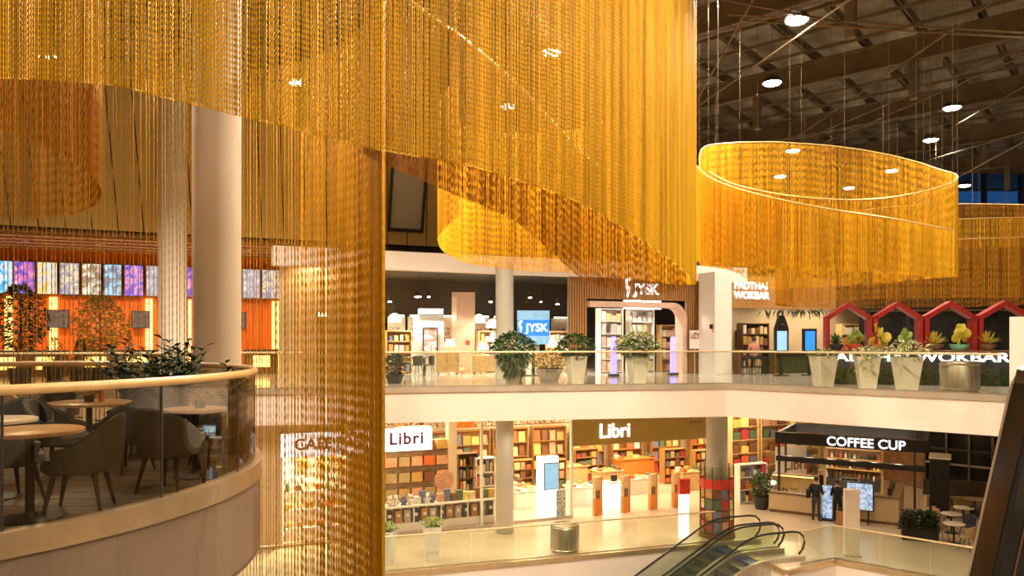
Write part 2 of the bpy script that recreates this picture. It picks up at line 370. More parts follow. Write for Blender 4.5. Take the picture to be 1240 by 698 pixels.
# ---------------------------------------------------------------- round platform
PC = Vector((-6.9, 8.0)); PR = 3.95
circ = [(PC.x+PR*math.cos(2*PI*k/96), PC.y+PR*math.sin(2*PI*k/96)) for k in range(96)]
pf = struct(B().prism(circ, -1.05, -.03).obj('floor_platform', 'plank'))
struct(B().bbox(-30, -10.6, 5.5, 10.5, -1.0, -.02).obj('floor_platform_bridge', 'plank'))
for r in range(26):
    y0 = PC.y-3.8+r*.3; y1 = y0+.285; yy = max(abs(y0-PC.y), abs(y1-PC.y))
    if yy > 3.75: continue
    hx = math.sqrt(3.86**2-yy*yy); x = PC.x+hx
    L0 = 1.5 if r % 2 else .8
    while x > max(PC.x-hx, PC.x-1.2):
        x1 = max(x-L0, PC.x-hx); L0 = 1.5
        B().bbox(x1+.006, x-.006, y0, y1, -.03, random.uniform(-.002, .0)).obj('plank', 'plank', pf); x = x1
def ringstrip(name, r0, r1, z0, z1, mat, parent=None, n=96, smooth=True):
    return B().lathe([(r0, z0), (r1, z0), (r1, z1), (r0, z1), (r0, z0)], n, (PC.x, PC.y, 0)).obj(name, mat, parent, smooth)
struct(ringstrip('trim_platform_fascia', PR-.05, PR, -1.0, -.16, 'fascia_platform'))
struct(ringstrip('trim_platform_edge', PR-.12, PR+.03, -.16, .035, 'brass_trim'))
gb = thing('curved_glass_balustrade', 'curved glass balustrade with round wooden handrail around the seating platform', 'balustrade', (PC.x, PC.y, 0))
RR = PR-.06
B().tube([(RR*math.cos(2*PI*k/96), RR*math.sin(2*PI*k/96), 1.1) for k in range(96)], .042, 10, True).obj('handrail', 'wood_rail', gb, True)
npan = 18; a0 = R(-58.6)
for k in range(npan):
    t0 = a0+2*PI*k/npan+.004; t1 = a0+2*PI*(k+1)/npan-.004
    if abs(((t0+t1)/2) % (2*PI)-PI) < .5: continue
    vs = []; fs = []
    for i in range(7):
        t = t0+(t1-t0)*i/6
        for rr in (RR-.008, RR+.008):
            for z in (.03, 1.08): vs.append((rr*math.cos(t), rr*math.sin(t), z))
    for i in range(6):
        q = 4*i; fs += [(q, q+4, q+5, q+1), (q+2, q+3, q+7, q+6), (q+1, q+5, q+7, q+3), (q, q+2, q+6, q+4)]
    fs += [(0, 1, 3, 2), (24, 26, 27, 25)]
    B().add(vs, fs).obj('glass_panel', 'glass_smoked', gb, True)
    B().rod((RR*math.cos(t0), RR*math.sin(t0), .0), (RR*math.cos(t0), RR*math.sin(t0), 1.08), .011, n=6).obj('seam', 'dark_metal', gb)
# ---------------------------------------------------------------- straight glass balustrades
def balustrade(pts, z, label, gmat, rmat='rail_far', pan=1.5, name='glass_balustrade'):
    t = thing(name, label, 'balustrade', (pts[0][0], pts[0][1], z)); o = Vector(pts[0])
    B().tube([(p[0]-o.x, p[1]-o.y, 1.1) for p in pts], .03, 8).obj('handrail', rmat, t, True)
    for i in range(len(pts)-1):
        a = Vector(pts[i])-o; c = Vector(pts[i+1])-o; L = (c-a).length; d = (c-a)/L; n = max(1, round(L/pan)); rz = math.atan2(d.y, d.x)
        for k in range(n):
            m = a+d*(L*(k+.5)/n)
            B().box((m.x, m.y, .55), (L/n-.03, .016, 1.08), rz).obj('glass_panel', gmat, t)
        m = (a+c)/2; B().box((m.x, m.y, .03), (L, .06, .06), rz).obj('base_shoe', 'steel', t)
    return t
def inset(pts, d):
    out = []
    for p in pts: out.append((p[0], p[1]+d))
    return out
balustrade(inset([(-26, PL[1]), (7.05, 24.5), (12.9, 19.4)], .12), .0, 'long glass balustrade with thin brass rail along the upper gallery edge', 'glass_clear')
balustrade(inset([(-20, lline(-20)), (7.3, lline(7.3))], .12), LOW, 'glass balustrade on the lower floor edge before the bookshop', 'glass_esc')
balustrade([(9.3, 23.85), (10.7, 24.62), (15, 20.85)], LOW, 'angled glass balustrade on the lower floor before the coffee kiosk', 'glass_esc')
# ---------------------------------------------------------------- columns
def column(X, Y, r, z0, z1, mat, name='column'): return struct(B().lathe([(r, z0), (r, z1)], 40, (X, Y, 0)).obj(name, mat, None, True))
c = G(263, 12.2); column(c.x, c.y, .375, -6.9, 11.2, 'column_paint', 'column_front')
c = G(209.5, 26.5); column(c.x, c.y, .48, LOW, 11.2, 'column_paint', 'column_cinema')
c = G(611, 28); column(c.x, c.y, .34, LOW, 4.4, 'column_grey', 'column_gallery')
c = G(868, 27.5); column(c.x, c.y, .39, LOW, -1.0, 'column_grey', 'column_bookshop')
# ---------------------------------------------------------------- bulkhead of leaning panels above the shops
bk = B(); a = F(-130, 3.6); b = F(560, 3.6); d = (b-a); L = Vector((d.x, d.y)).length; tx = Vector((d.x, d.y)).normalized(); nn = Vector((tx.y, -tx.x))
bo = struct(B().prism([Vector((a.x, a.y)), Vector((b.x, b.y)), Vector((b.x, b.y))-nn*.4, Vector((a.x, a.y))-nn*.4], 5.45, 11.2).obj('wall_bulkhead', 'dark_metal'))
npn = 24; mats_p = 'wall_khaki'
for k in range(npn):
    s0 = L*k/npn+.02; s1 = L*(k+1)/npn-.02; vs = []
    for (s, lean, z) in ((s0, .04, 5.45), (s1, .04, 5.45), (s1-.35, 1.6, 11.1), (s0-.35, 1.6, 11.1)):
        for th in (.0, .06):
            q = Vector((a.x, a.y))+tx*s+nn*(lean+.06-th); vs.append((q.x, q.y, z))
    B().add(vs, [(0, 2, 4, 6), (7, 5, 3, 1), (0, 1, 3, 2), (2, 3, 5, 4), (4, 5, 7, 6), (6, 7, 1, 0)]).obj('panel', mats_p, bo)
q = F(488, 3.55); wi = thing('bulkhead_window', 'tall dark framed window set in the leaning bulkhead panels', 'window', (q.x, q.y, 0), FA)
for (x0, x1, z0, z1) in ((-.75, -.65, 5.95, 9), (.65, .75, 5.95, 9), (-.75, .75, 5.95, 6.07)):
    b2 = B(); b2.add([(x, -.2-(z-5.45)*.28-yy, z) for x in (x0, x1) for z in (z0, z1) for yy in (0, .12)], [(0, 1, 3, 2), (4, 6, 7, 5), (0, 4, 5, 1), (2, 3, 7, 6), (1, 5, 7, 3), (0, 2, 6, 4)]).obj('frame', 'black', wi)
B().add([(x, -.18-(z-5.45)*.28-yy, z) for x in (-.65, .65) for z in (6.0, 9) for yy in (0, .03)], [(0, 1, 3, 2), (4, 6, 7, 5), (0, 4, 5, 1), (2, 3, 7, 6), (1, 5, 7, 3), (0, 2, 6, 4)]).obj('pane', 'column_grey', wi)
# strips of soffit over the cinema foyer
so = struct(B().prism([F(-130, 3.8), F(470, 3.8), F(470, 10.2), F(-130, 10.2)], 5.3, 5.42).obj('ceiling_cinema', 'wood_dark'))
for k in range(5):
    o0 = 4.2+k*1.15; B().prism([F(-130, o0), F(455, o0), F(455, o0+.5), F(-130, o0+.5)], 5.2, 5.3).obj('slat', 'wood_slat', so)
# ---------------------------------------------------------------- shop storey: soffit beam and store ceilings
a, b = F(330, -.3), F(905, -.3); wall('trim_gallery_beam', a, b, 4.08, 4.75, 'fascia_cream', .5)
struct(B().prism([F(440, .2), F(1500, .2), (33, 47.8), F(440, 11)], 4.4, 4.5).obj('ceiling_stores', 'dark_ceiling'))
struct(B().prism([F(338, 5), F(462, 5), F(462, 5.3), F(338, 5.3)], 0, 5.45).obj('wall_partition', 'wall_beige'))
struct(B().prism([F(455, .2), F(458, .2), F(452, 9), F(449, 9)], 0, 4.4).obj('wall_store_side', 'wall_warm'))
struct(B().prism([F(440, 9.2), F(900, 9.2), F(900, 9.4), F(440, 9.4)], 0, 4.4).obj('wall_store_back', 'dark_metal'))
# ---------------------------------------------------------------- gold chain curtains
def catmull(pts, n=14):
    pts = np.array(pts, float); out = []
    for i in range(len(pts)-1):
        p0 = pts[max(i-1, 0)]; p1 = pts[i]; p2 = pts[i+1]; p3 = pts[min(i+2, len(pts)-1)]
        for k in range(n):
            t = k/n; out.append(.5*(2*p1+(p2-p0)*t+(2*p0-5*p1+4*p2-p3)*t*t+(3*p1-p0-3*p2+p3)*t**3))
    out.append(pts[-1]); return np.array(out)
def chains_mesh(name, path, spacing, width, seg, mat, contrast=.4, jit=.25, phase=.5, thin=None):
    d = np.r_[0, np.cumsum(np.hypot(np.diff(path[:, 0]), np.diff(path[:, 1])))]
    n = int(d[-1]/spacing); s = (np.arange(n)+.5)*spacing+np.random.uniform(-jit, jit, n)*spacing
    q = np.stack([np.interp(s, d, path[:, j]) for j in range(4)], 1)
    V = []; Fc = []; off = 0; acc = 0.0
    for i in range(n):
        x, y, zt, zb = q[i]
        if zt-zb < .1: continue
        if thin:
            acc += 1-thin(x, y)
            if acc < 1: continue
            acc -= 1
        m = max(2, int((zt-zb)/seg)+1); z = np.linspace(zt, zb, m); z[1:-1] += random.uniform(-phase, phase)*seg
        r = np.where(np.arange(m) % 2, width/2, width/2*contrast)*random.uniform(.85, 1.15); ph = random.random()*2.1
        ang = ph+np.arange(3)*2*PI/3
        vx = x+r[:, None]*np.cos(ang); vy = y+r[:, None]*np.sin(ang); vz = np.repeat(z[:, None], 3, 1)
        V.append(np.stack([vx, vy, vz], 2).reshape(-1, 3))
        a = np.arange(m-1)[:, None]*3; k = np.arange(3); l = (k+1) % 3
        Fc.append(np.stack([a+k, a+3+k, a+3+l, a+l], 2).reshape(-1, 4)+off); off += 3*m
    V = np.concatenate(V); Fc = np.concatenate(Fc)
    me = bpy.data.meshes.new(name); me.vertices.add(len(V)); me.vertices.foreach_set('co', V.ravel().astype(np.float32))
    me.loops.add(Fc.size); me.loops.foreach_set('vertex_index', Fc.ravel().astype(np.int32)); me.polygons.add(len(Fc))
    me.polygons.foreach_set('loop_start', np.arange(0, Fc.size, 4, dtype=np.int32)); me.polygons.foreach_set('use_smooth', np.ones(len(Fc), bool))
    me.update(calc_edges=True); me.materials.append(MATS[mat]); return me
def curtain(label, stations, spacing, width, seg, mat='gold_chain', contrast=.4, rail=.015, phase=.5, thin=None):
    path = catmull(stations) if len(stations) < 60 else np.array(stations)
    t = thing('chain_curtain', label, 'chain curtain', (0, 0, 0), 0, 'gold chain curtains over the hall')
    o = bpy.data.objects.new('chains', chains_mesh('chains', path, spacing, width, seg, mat, contrast, phase=phase, thin=thin)); C.objects.link(o); o.parent = t; o['kind'] = 'stuff'
    B().tube([(p[0], p[1], p[2]+.02) for p in path[::3]], rail, 6).obj('rail', 'gold_rail', t, True)
    m = len(path)
    for k in range(0, m, max(1, m//9)):
        p = path[k]; B().rod((p[0], p[1], p[2]), (p[0], p[1], 10.7), .004, n=4).obj('suspension_wire', 'cable', t)
    return t
def st(px, Y, zt, yb): v = G(px, Y); return (v.x, v.y, zt, Zat(yb, Y))
# the tall curtain nearest the camera, its far turn and its left end
S1 = [st(-260, 6.9, 7.4, 92), st(-100, 6.8, 7.4, 92), st(0, 6.7, 7.4, 95), st(128, 6.7, 7.4, 103), st(186, 6.75, 7.4, 116), st(233, 6.8, 7.4, 127), st(290, 6.9, 7.4, 141), st(340, 7.0, 7.4, 153),
      st(400, 7.2, 7.4, 169), st(463, 7.4, 7.4, 183), st(560, 7.8, 7.4, 200), st(620, 8.2, 7.4, 217), st(700, 8.9, 7.4, 246), st(760, 9.7, 7.4, 281), st(805, 10.6, 7.4, 311), st(833, 11.7, 7.4, 334), st(843, 12.8, 7.4, 343)]
S1b = [st(843, 12.8, 7.4, 343), st(838, 14.3, 7.3, 345), st(812, 16.2, 7.2, 344), st(765, 17.8, 7.0, 338), st(693, 18.9, 6.8, 331), st(620, 18.8, 6.7, 327), st(570, 18.2, 6.7, 320), st(540, 17.2, 6.7, 307), st(530, 16.2, 6.7, 291), st(540, 15.2, 6.6, 276), st(556, 14.6, 6.6, 262)]
curtain('huge gold chain curtain nearest the viewer with a slanting lower hem', S1, .0215, .0285, .027, contrast=.4, phase=0)
curtain('bright gold chain curtain curling behind the huge one, below its hem', S1b, .022, .021, .08)
S2 = [(*P(440, 0, 11.3)[:2], Zat(-60, 11.3), Zat(188, 11.3)), (*P(500, 0, 11.8)[:2], Zat(5, 11.8), Zat(214, 11.8)), (*P(563, 0, 12.4)[:2], Zat(50, 12.4), Zat(241, 12.4)), (*P(620, 0, 13)[:2], Zat(98, 13), Zat(266, 13)),
      (*P(660, 0, 13.4)[:2], Zat(140, 13.4), Zat(298, 13.4)), (*P(705, 0, 13.9)[:2], Zat(187, 13.9), Zat(338, 13.9)), (*P(740, 0, 14.2)[:2], Zat(214, 14.2), Zat(350, 14.2)), (*P(790, 0, 14.3)[:2], Zat(240, 14.3), Zat(356, 14.3)), (*P(832, 0, 14.0)[:2], Zat(255, 14.0), Zat(348, 14.0))]
curtain('shade-darkened gold chain ribbon sweeping down under the hem of the huge curtain', S2, .019, .02, .08, 'gold_shaded', rail=.03)  # back-side shade put into a darker copy of the chain gold
# veil round the platform, down to the lower floor
VC, VR = (-6.9, 10.0), 5.1
V1 = [(VC[0]+VR*math.cos(t), VC[1]+VR*math.sin(t), 6.8, -3.9) for t in np.linspace(R(172), R(3), 90)]
curtain('tall sheer chain veil hanging behind the pale column down to the lower storey', V1, .031, .025, .09, 'gold_veil', contrast=.5, thin=lambda x, y: min(.6, max(0, (-3.3-x)*.34)), rail=.028)
# drum at the far left
D1 = [(-7.45+2.15*math.cos(t), 9+2.15*math.sin(t), 5.85, 3.3+.65*(.5-.5*math.sin(t))) for t in np.linspace(R(100), R(100-360), 120)]
curtain('dark amber chain drum hanging at the far left above the platform', D1, .027, .021, .07, 'gold_chain_deep', rail=.028)
# ring on the right, a rising and falling helix
def ringpt(cx, cy, r, th, yt, yb):
    x = cx+r*math.cos(th); y = cy+r*math.sin(th); return (x, y, Zat(yt, y), Zat(yb, y))
RC = Vector((7.08, 16.99, 0)); rr = 2.71
H = [(172, 205, 318), (150, 180, 322), (120, 174, 328), (102, 173, 344), (90, 173, 350), (60, 178, 347), (35, 187, 343), (14, 198, 339), (0, 206, 337), (-25, 214, 335), (-55, 226, 331), (-90, 242, 327), (-120, 240, 323), (-150, 225, 319), (-172, 208, 318)]
curtain('gold chain ring below the roof lamps, its tall back and right side', [ringpt(RC.x, RC.y, rr, R(a), yt, yb) for a, yt, yb in H], .023, .021, .09, 'gold_veil')  # dark inside of the ring put into the colour; front sash stays brighter
H2 = [(168, 190, 316), (180, 203, 317), (200, 220, 320), (225, 238, 324), (250, 254, 328), (270, 264, 331), (288, 273, 334), (300, 278, 335), (308, 281, 336)]
curtain('gold chain sash across the front of the ring below the roof lamps', [ringpt(RC.x, RC.y, rr+.12, R(a), yt, yb) for a, yt, yb in H2], .023, .021, .09)
# low wide ring behind, over the noodle bar
W = G(1120, 24.0)
H3 = [(a, 250-7*math.sin(R(a)) if False else 262+22*math.sin(R(-a)), 362) for a in range(170, 395, 15)]
def wr(a, yt): x = 12.7+4.3*math.cos(R(a)); y = 23.2+3.4*math.sin(R(a)); return (x, y, Zat(yt, y), 2.62)
curtain('low amber chain ring over the noodle bar, its front sweep', [wr(a, yt) for a, yt in ((170, 300), (190, 300), (215, 298), (240, 294), (265, 290), (285, 288), (305, 286), (325, 283), (345, 276), (360, 268))], .034, .021, .1, 'gold_chain_deep')
curtain('low amber chain ring over the noodle bar, its back sweep', [wr(a, yt) for a, yt in ((170, 296), (140, 276), (110, 262), (80, 252), (55, 248), (30, 248), (5, 250))], .034, .021, .1, 'gold_chain_deep')
def wr2(a, yt, yb): x = 15.3+3.2*math.cos(R(a)); y = 22.0+1.8*math.sin(R(a)); return (x, y, Zat(yt, y), Zat(yb, y))
curtain('short gold chain sash inside the low ring at the right edge', [wr2(a, yt, 300) for a, yt in ((200, 268), (230, 265), (260, 264), (285, 266), (310, 268))], .034, .021, .1, 'gold_chain')
# ---------------------------------------------------------------- plants and planters (builders)
def foliage(n, r, h, z0, L, W, mat, parent, name='foliage', up=.5, shape='ball', droop=.3, kind=None):
    b = B()
    for i in range(n):
        t = random.uniform(0, 2*PI); q = random.random()**.5
        if shape == 'cone': zz = random.random(); rr = r*(1-zz)*q
        elif shape == 'vase': zz = random.random(); rr = r*(.35+.65*zz)*q
        else: zz = random.random(); rr = r*math.sin(PI*(.12+.83*zz))*q
        p = (rr*math.cos(t), rr*math.sin(t), z0+zz*h)
        b.leaf(p, (math.cos(t)+random.uniform(-.6, .6), math.sin(t)+random.uniform(-.6, .6), up+random.uniform(-.5, .5)), L*random.uniform(.7, 1.25), W*random.uniform(.7, 1.2), droop)
    return b.obj(name, mat, parent, kind=kind)
def stems(n, r, z0, h, parent, rad=.012, mat='wood_dark'):
    b = B()
    for i in range(n):
        t = 2*PI*i/n+random.uniform(-.3, .3); b.rod((.2*r*math.cos(t), .2*r*math.sin(t), z0), (r*.6*math.cos(t), r*.6*math.sin(t), z0+h), rad, rad*.5, 5)
    return b.obj('stem', mat, parent)
def tall_planter(loc, label, leafmat='leaf', h=.95, w=.62, fr=.6, fh=.8, n=420, leafsize=(.2, .1), trail=False, group='tall planters along the glass', potmat='planter_cream'):
    t = thing('tall_planter', label, 'planter', loc, random.uniform(-.3, .3), group)
    b = B(); b.box((0, 0, h/2), (w, w, h), 0, .66); b.obj('pot', potmat, t)
    B().box((0, 0, h+.005), (w*.86, w*.86, .02)).obj('soil', 'soil', t)
    stems(7, fr, h, fh*.7, t)
    foliage(n, fr, fh, h-.05, *leafsize, leafmat, t, up=.3)
    if trail: foliage(int(n*.6), fr*.8, .75, h-.6, *leafsize, leafmat, t, 'trailing_leaves', -.4, 'vase', .5)
    return t
def pot_tree(loc, label, h=3.2, r=.8, mat='leaf_dark', shape='ball', n=900, leafsize=(.2, .1), pot='pot_dark', group='potted trees before the cinema', clear=.35):
    t = thing('potted_tree', label, 'potted tree', loc, random.random(), group)
    B().lathe([(.26, 0), (.36, .5), (.36, .55), (.3, .55)], 16).obj('pot', pot, t, True)
    b = B(); b.tube([(0, 0, .5), (.03, .02, h*.5), (0, 0, h*.9)], [.05, .04, .015], 6)
    for i in range(7):
        a = i*2.4; z = h*(clear+.06*i); b.rod((0, 0, z), (r*.6*math.cos(a), r*.6*math.sin(a), z+.3), .02, .008, 5)
    b.obj('trunk', 'wood_dark', t)
    foliage(n, r, h*(1-clear), h*clear, *leafsize, mat, t, 'crown', .2, shape)
    return t
# ---------------------------------------------------------------- upper gallery: home store, slatted front
def fx(a, b, off=0): return (F(b, off).xy-F(a, off).xy).length
o = F(690, 0); L = fx(690, 848)
w0 = fx(690, 712); w1 = fx(690, 832)
ft = struct(B().add([], []).box((L/2, .12, 3.66), (L, .1, .84)).box((w0/2, .12, 1.63), (w0, .1, 3.26)).box(((w1+L)/2, .12, 1.63), (L-w1, .1, 3.26)).obj('wall_slatted_front', 'wood_dark', None, False, o, FA))
b = B(); x = .05
while x < L:
    z0 = 3.2 if w0 < x < w1 else 0.0
    b.box((x, .04, (z0+4.08)/2), (.075, .07, 4.08-z0)); x += .115
b.obj('slats', 'wood_slat', ft, kind='stuff')
# pale frame with a rounded corner around the entrance
fr = thing('entrance_frame', 'pale rounded frame around the home store entrance', 'door frame', o, FA)
arc = [(w1-.05, 0), (w1-.05, 2.4)]+[(w1-.75+.7*math.cos(a), 2.4+.7*math.sin(a)) for a in np.linspace(.15, PI/2, 7)]+[(w0+.05, 3.1)]
vs = B()
for i in range(len(arc)-1):
    (x0, z0), (x1, z1) = arc[i], arc[i+1]; d = Vector((x1-x0, z1-z0)).normalized(); n = Vector((-d.y, d.x))*.22
    vs.add([(x0, -.05, z0), (x1, -.05, z1), (x1+n.x, -.05, z1+n.y), (x0+n.x, -.05, z0+n.y), (x0, .5, z0), (x1, .5, z1), (x1+n.x, .5, z1+n.y), (x0+n.x, .5, z0+n.y)], [(0, 1, 2, 3), (7, 6, 5, 4), (0, 4, 5, 1), (2, 6, 7, 3), (1, 5, 6, 2), (0, 3, 7, 4)])
vs.obj('arch', 'pink_board', fr)
sg = thing('store_sign', 'white lit letters with a long-necked bird on the slatted store front', 'sign', F(778, -.08, Zat(351, F(778).y)), FA)
text('JYSK', .62, 'white_lit', sg, (.2, 0, 0), bold=.014, sx=1.0)
goose = [(-.52, .42), (-.42, .5), (-.3, .46), (-.26, .38), (-.36, .34), (-.42, .2), (-.3, .02), (-.34, -.1), (-.42, -.34), (-.47, -.34), (-.45, -.08), (-.52, .1), (-.56, .28)]
B().plate([(x-.3, z) for x, z in goose], -.02, .02).obj('bird', 'white_lit', sg)
# security posts with violet light
for px, l in ((743, 'violet glowing security post at the store entrance, left of the pair'), (815, 'violet glowing security post at the store entrance, right of the pair')):
    p = F(px, -.9); t = thing('security_post', l, 'security post', p, FA, 'violet security posts')
    B().box((0, 0, .05), (.42, .22, .1)).obj('base', 'dark_metal', t); B().plate([(-.14, .1), (.14, .1), (.12, 1.55), (.06, 1.62), (-.06, 1.62), (-.12, 1.55)], -.03, .03).obj('antenna', 'violet_light', t)
    for z in (.5, .9, 1.3): B().box((0, -.035, z), (.2, .012, .03)).obj('crossbar', 'grey_board', t)
# shelving with folded textiles inside the slatted entrance
GOODS = []
def shelving(px, off, W, H, rows, label, mat='wall_white', z0=0.0, depth=.45, name='shelf_unit', group=None, goods=6, glabel='', gname='folded_blanket', gcat='blanket', mats=None, face=False, back=True):
    p = F(px, off, z0); t = thing(name, label, 'shelf', p, FA, group)
    for s in (-1, 1): B().box((s*W/2, 0, H/2), (.04, depth, H)).obj('side_panel', mat, t)
    if back: B().box((0, depth/2-.02, H/2), (W-.05, .03, H)).obj('back_panel', mat, t)
    for k in range(rows+1): B().box((0, -.005, .06+(H-.09)*k/rows), (W-.05, depth-.06, .04)).obj('shelf_board', mat, t)
    for k in range(rows):
        z = .06+(H-.09)*k/rows+.02; gap = (H-.09)/rows-.06; x = -W/2+.06
        pitch = (W-.12)/goods
        for i in range(goods):
            if random.random() < .06: continue
            wd = pitch*random.uniform(.6, .94); hh = gap*random.uniform(.5, .93)
            mt = random.choice(mats)
            key = (gname, mt)
            q = p+Matrix.Rotation(FA, 3, 'Z') @ Vector((x+pitch*(i+.5), -.05, z))
            me = CUBE.get(mt)
            if me is None:
                bb = B(); bb.box((0, 0, .5), (1, 1, 1)); me = CUBE[mt] = bb.mesh(gname, mt)
            ob = bpy.data.objects.new(gname, me); C.objects.link(ob); ob.location = q; ob.scale = (wd, depth*(.25 if face else .6), hh); ob.rotation_euler = (R(-8) if face else 0, 0, FA)
            tag(ob, ['bottom-row', 'second-row', 'third-row', 'fourth-row', 'fifth-row', 'sixth-row', 'top-row'][k]+' '+CN.get(mt, 'pale')+' '+glabel, gcat, glabel)
    return t
CUBE = {}
bands('notice_print', [(.8, .75, .7), (.3, .12, .08), (.75, .7, .62), (.2, .1, .08)], 8)
CN = {'cover0': 'orange', 'cover1': 'tan', 'cover2': 'dark brown', 'cover3': 'cream', 'cover4': 'ochre', 'cover5': 'dark green', 'cover6': 'slate blue', 'cover7': 'salmon', 'cover8': 'dark red', 'cover9': 'yellow', 'grey_board': 'grey', 'pink_board': 'pink', 'wall_white': 'white', 'black': 'black'}
TX = ['cover3', 'cover7', 'grey_board', 'pink_board', 'cover1', 'cover6', 'wall_white']
shelving(738, 2.2, 1.15, 2.9, 5, 'white shelf of folded textiles behind the left part of the store entrance', goods=4, glabel='folded textile on the left shelf inside the slatted entrance', mats=TX)
shelving(775, 2.6, 1.25, 2.9, 5, 'white shelf of folded textiles in the middle of the store entrance', goods=4, glabel='folded textile on the middle shelf inside the slatted entrance', mats=TX)
shelving(810, 2.8, 1.1, 2.2, 4, 'low shelf of boxed goods at the right of the store entrance', mat='wood_light', goods=4, glabel='boxed article on the low right shelf inside the entrance', gname='boxed_article', gcat='box', mats=TX)
p = F(778, 2.2, 2.88); tag(B().box((0, 0, .22), (2.0, .06, .4)).obj('lit_banner', 'white_soft', None, False, p, FA), 'bright lit banner above the shelves inside the entrance', 'banner')
# ---------------------------------------------------------------- glazed front of the home store
gf = thing('store_glazing', 'tall glazed shop front with slim posts left of the slatted wall', 'shop front', F(463, -.0), FA)
Lg = fx(463, 688)
for k in range(0, 6, 5): B().box((Lg*k/5, 0, 2.04), (.05, .08, 4.08)).obj('post', 'steel', gf)
for k in range(5): B().box((Lg*(k+.5)/5, 0, 2.06), (Lg/5-.012, .014, 4.0)).obj('pane', 'glass_shop', gf)
# screen
p = G(646, 30.6); sn = thing('advert_screen', 'lit blue and white advert screen with bird logo behind the glazed front', 'screen', p, .1)
B().box((0, .03, 2.0), (1.34, .05, 1.4)).obj('panel', 'screen_pale', sn); B().box((0, -.005, 1.98), (1.34, .02, .66)).obj('blue_band', 'screen_blue', sn)
B().box((0, .03, .65), (.12, .06, 1.3)).obj('stand', 'dark_metal', sn); B().box((0, .03, .02), (.7, .4, .04)).obj('foot', 'dark_metal', sn)
text('JYSK', .46, 'white_lit', sn, (.14, -.03, 1.98), ext=.006, bold=.008)
B().plate([(x*.6-.29, z*.62+1.98) for x, z in goose], -.035, -.022).obj('bird', 'white_lit', sn)
# furniture and displays inside
p = G(519, 33); dw = thing('display_wall', 'grey display partition with a framed picture in the home store', 'partition', p, .1)
B().box((0, 0, 1.3), (1.35, .15, 2.6)).obj('board', 'grey_board', dw); B().box((.1, -.12, 2.75), (1.1, .2, .22)).obj('top_light', 'white_lit', dw)
t = thing('framed_picture', 'dark framed flower picture on the grey partition', 'picture', G(521, 32.85, .93), .1)
for a, s in (((-.31, 0, .55), (.05, .05, 1.1)), ((.31, 0, .55), (.05, .05, 1.1)), ((0, 0, .025), (.62, .05, .05)), ((0, 0, 1.08), (.62, .05, .05))): B().box(a, s).obj('frame', 'black', t)
bands('picture_print', [(.85, .8, .78), (.85, .8, .78), (.5, .2, .18), (.35, .35, .4), (.85, .8, .75)], 4); B().box((0, .01, .55), (.58, .02, 1.06)).obj('print', 'picture_print', t)
p = G(561, 34); t = thing('display_pylon', 'tall pink display pylon with faint lettering in the home store', 'pylon', p, .1); B().box((0, 0, 1.83), (1.05, .5, 3.66)).obj('board', 'pink_board', t); B().box((-.42, -.27, 2.9), (.22, .02, 1.1)).obj('label_strip', 'fascia_cream', t); B().box((.2, -.27, 1.35), (.18, .02, .2)).obj('mark', 'red_panel', t)
def chair_simple(name, label, loc, rz, seatm, legm, group):
    t = thing(name, label, 'chair', loc, rz, group)
    b = B(); b.lathe([(.05, .42), (.22, .43), (.24, .46), (.2, .48), (.02, .475)], 14); b.obj('seat', seatm, t, True)
    vs = []; fs = []
    for i in range(9):
        a = R(15+150*i/8); hh = .78+.06*math.sin(a)
        for r, z in ((.24, .47), (.27, hh), (.245, hh), (.215, .47)): vs.append((r*math.cos(a), r*math.sin(a), z))
    for i in range(8):
        for k in range(4): fs.append((i*4+k, i*4+(k+1) % 4, i*4+4+(k+1) % 4, i*4+4+k))
    fs += [(3, 2, 1, 0), (32, 33, 34, 35)]
    B().add(vs, fs).obj('backrest', seatm, t, True)
    for sx in (-1, 1):
        for sy in (-1, 1): B().rod((.13*sx, .13*sy, .43), (.21*sx, .21*sy, 0), .017, .012, 6).obj('leg', legm, t)
    return t
def round_table(name, label, loc, r, h, topm, legm, group, square=False):
    t = thing(name, label, 'table', loc, 0, group)
    if square: B().box((0, 0, h-.02), (2*r, 2*r*.8, .04)).obj('tabletop', topm, t)
    else: B().lathe([(r-.01, h-.035), (r, h-.03), (r, h-.005), (r-.008, h), (.01, h)], 32).obj('tabletop', topm, t, True)
    B().rod((0, 0, .02), (0, 0, h-.03), .035, n=10).obj('pedestal', legm, t, True)
    B().lathe([(.24, 0), (.24, .012), (.06, .03), (.035, .06)], 20).obj('base', legm, t, True)
    return t
dt = thing('dining_table', 'dark dining table inside the glazed home store', 'table', G(497, 31.2), .2)
B().box((0, 0, .73), (1.3, .8, .04)).obj('tabletop', 'wood_dark', dt)
for sx in (-1, 1):
    for sy in (-1, 1): B().box((.58*sx, .33*sy, .36), (.05, .05, .71)).obj('leg', 'wood_dark', dt)
chs = chair_simple('dining_chair', 'brown shell chair left of the dark dining table in the home store', G(485, 30.6), 2.4, 'fabric_grey', 'leg_dark', 'chairs around the store dining table')
dup(chs, G(505, 30.5), -2.5, 'brown shell chair in front of the dark dining table in the home store'); dup(chs, G(519, 30.7), -1.2, 'dark shell chair standing before the grey partition')
def table_lamp(px, Y, z, label, h=.55):
    t = thing('glowing_lamp', label, 'lamp', G(px, Y, z), 0, 'lamps in the home store')
    B().lathe([(.12, 0), (.12, .03), (.03, .05), (.03, h*.5)], 12).obj('base', 'wood_light', t, True); B().lathe([(.24, h*.5), (.15, h)], 16).obj('lamp_shade', 'warm_lamp', t, True)
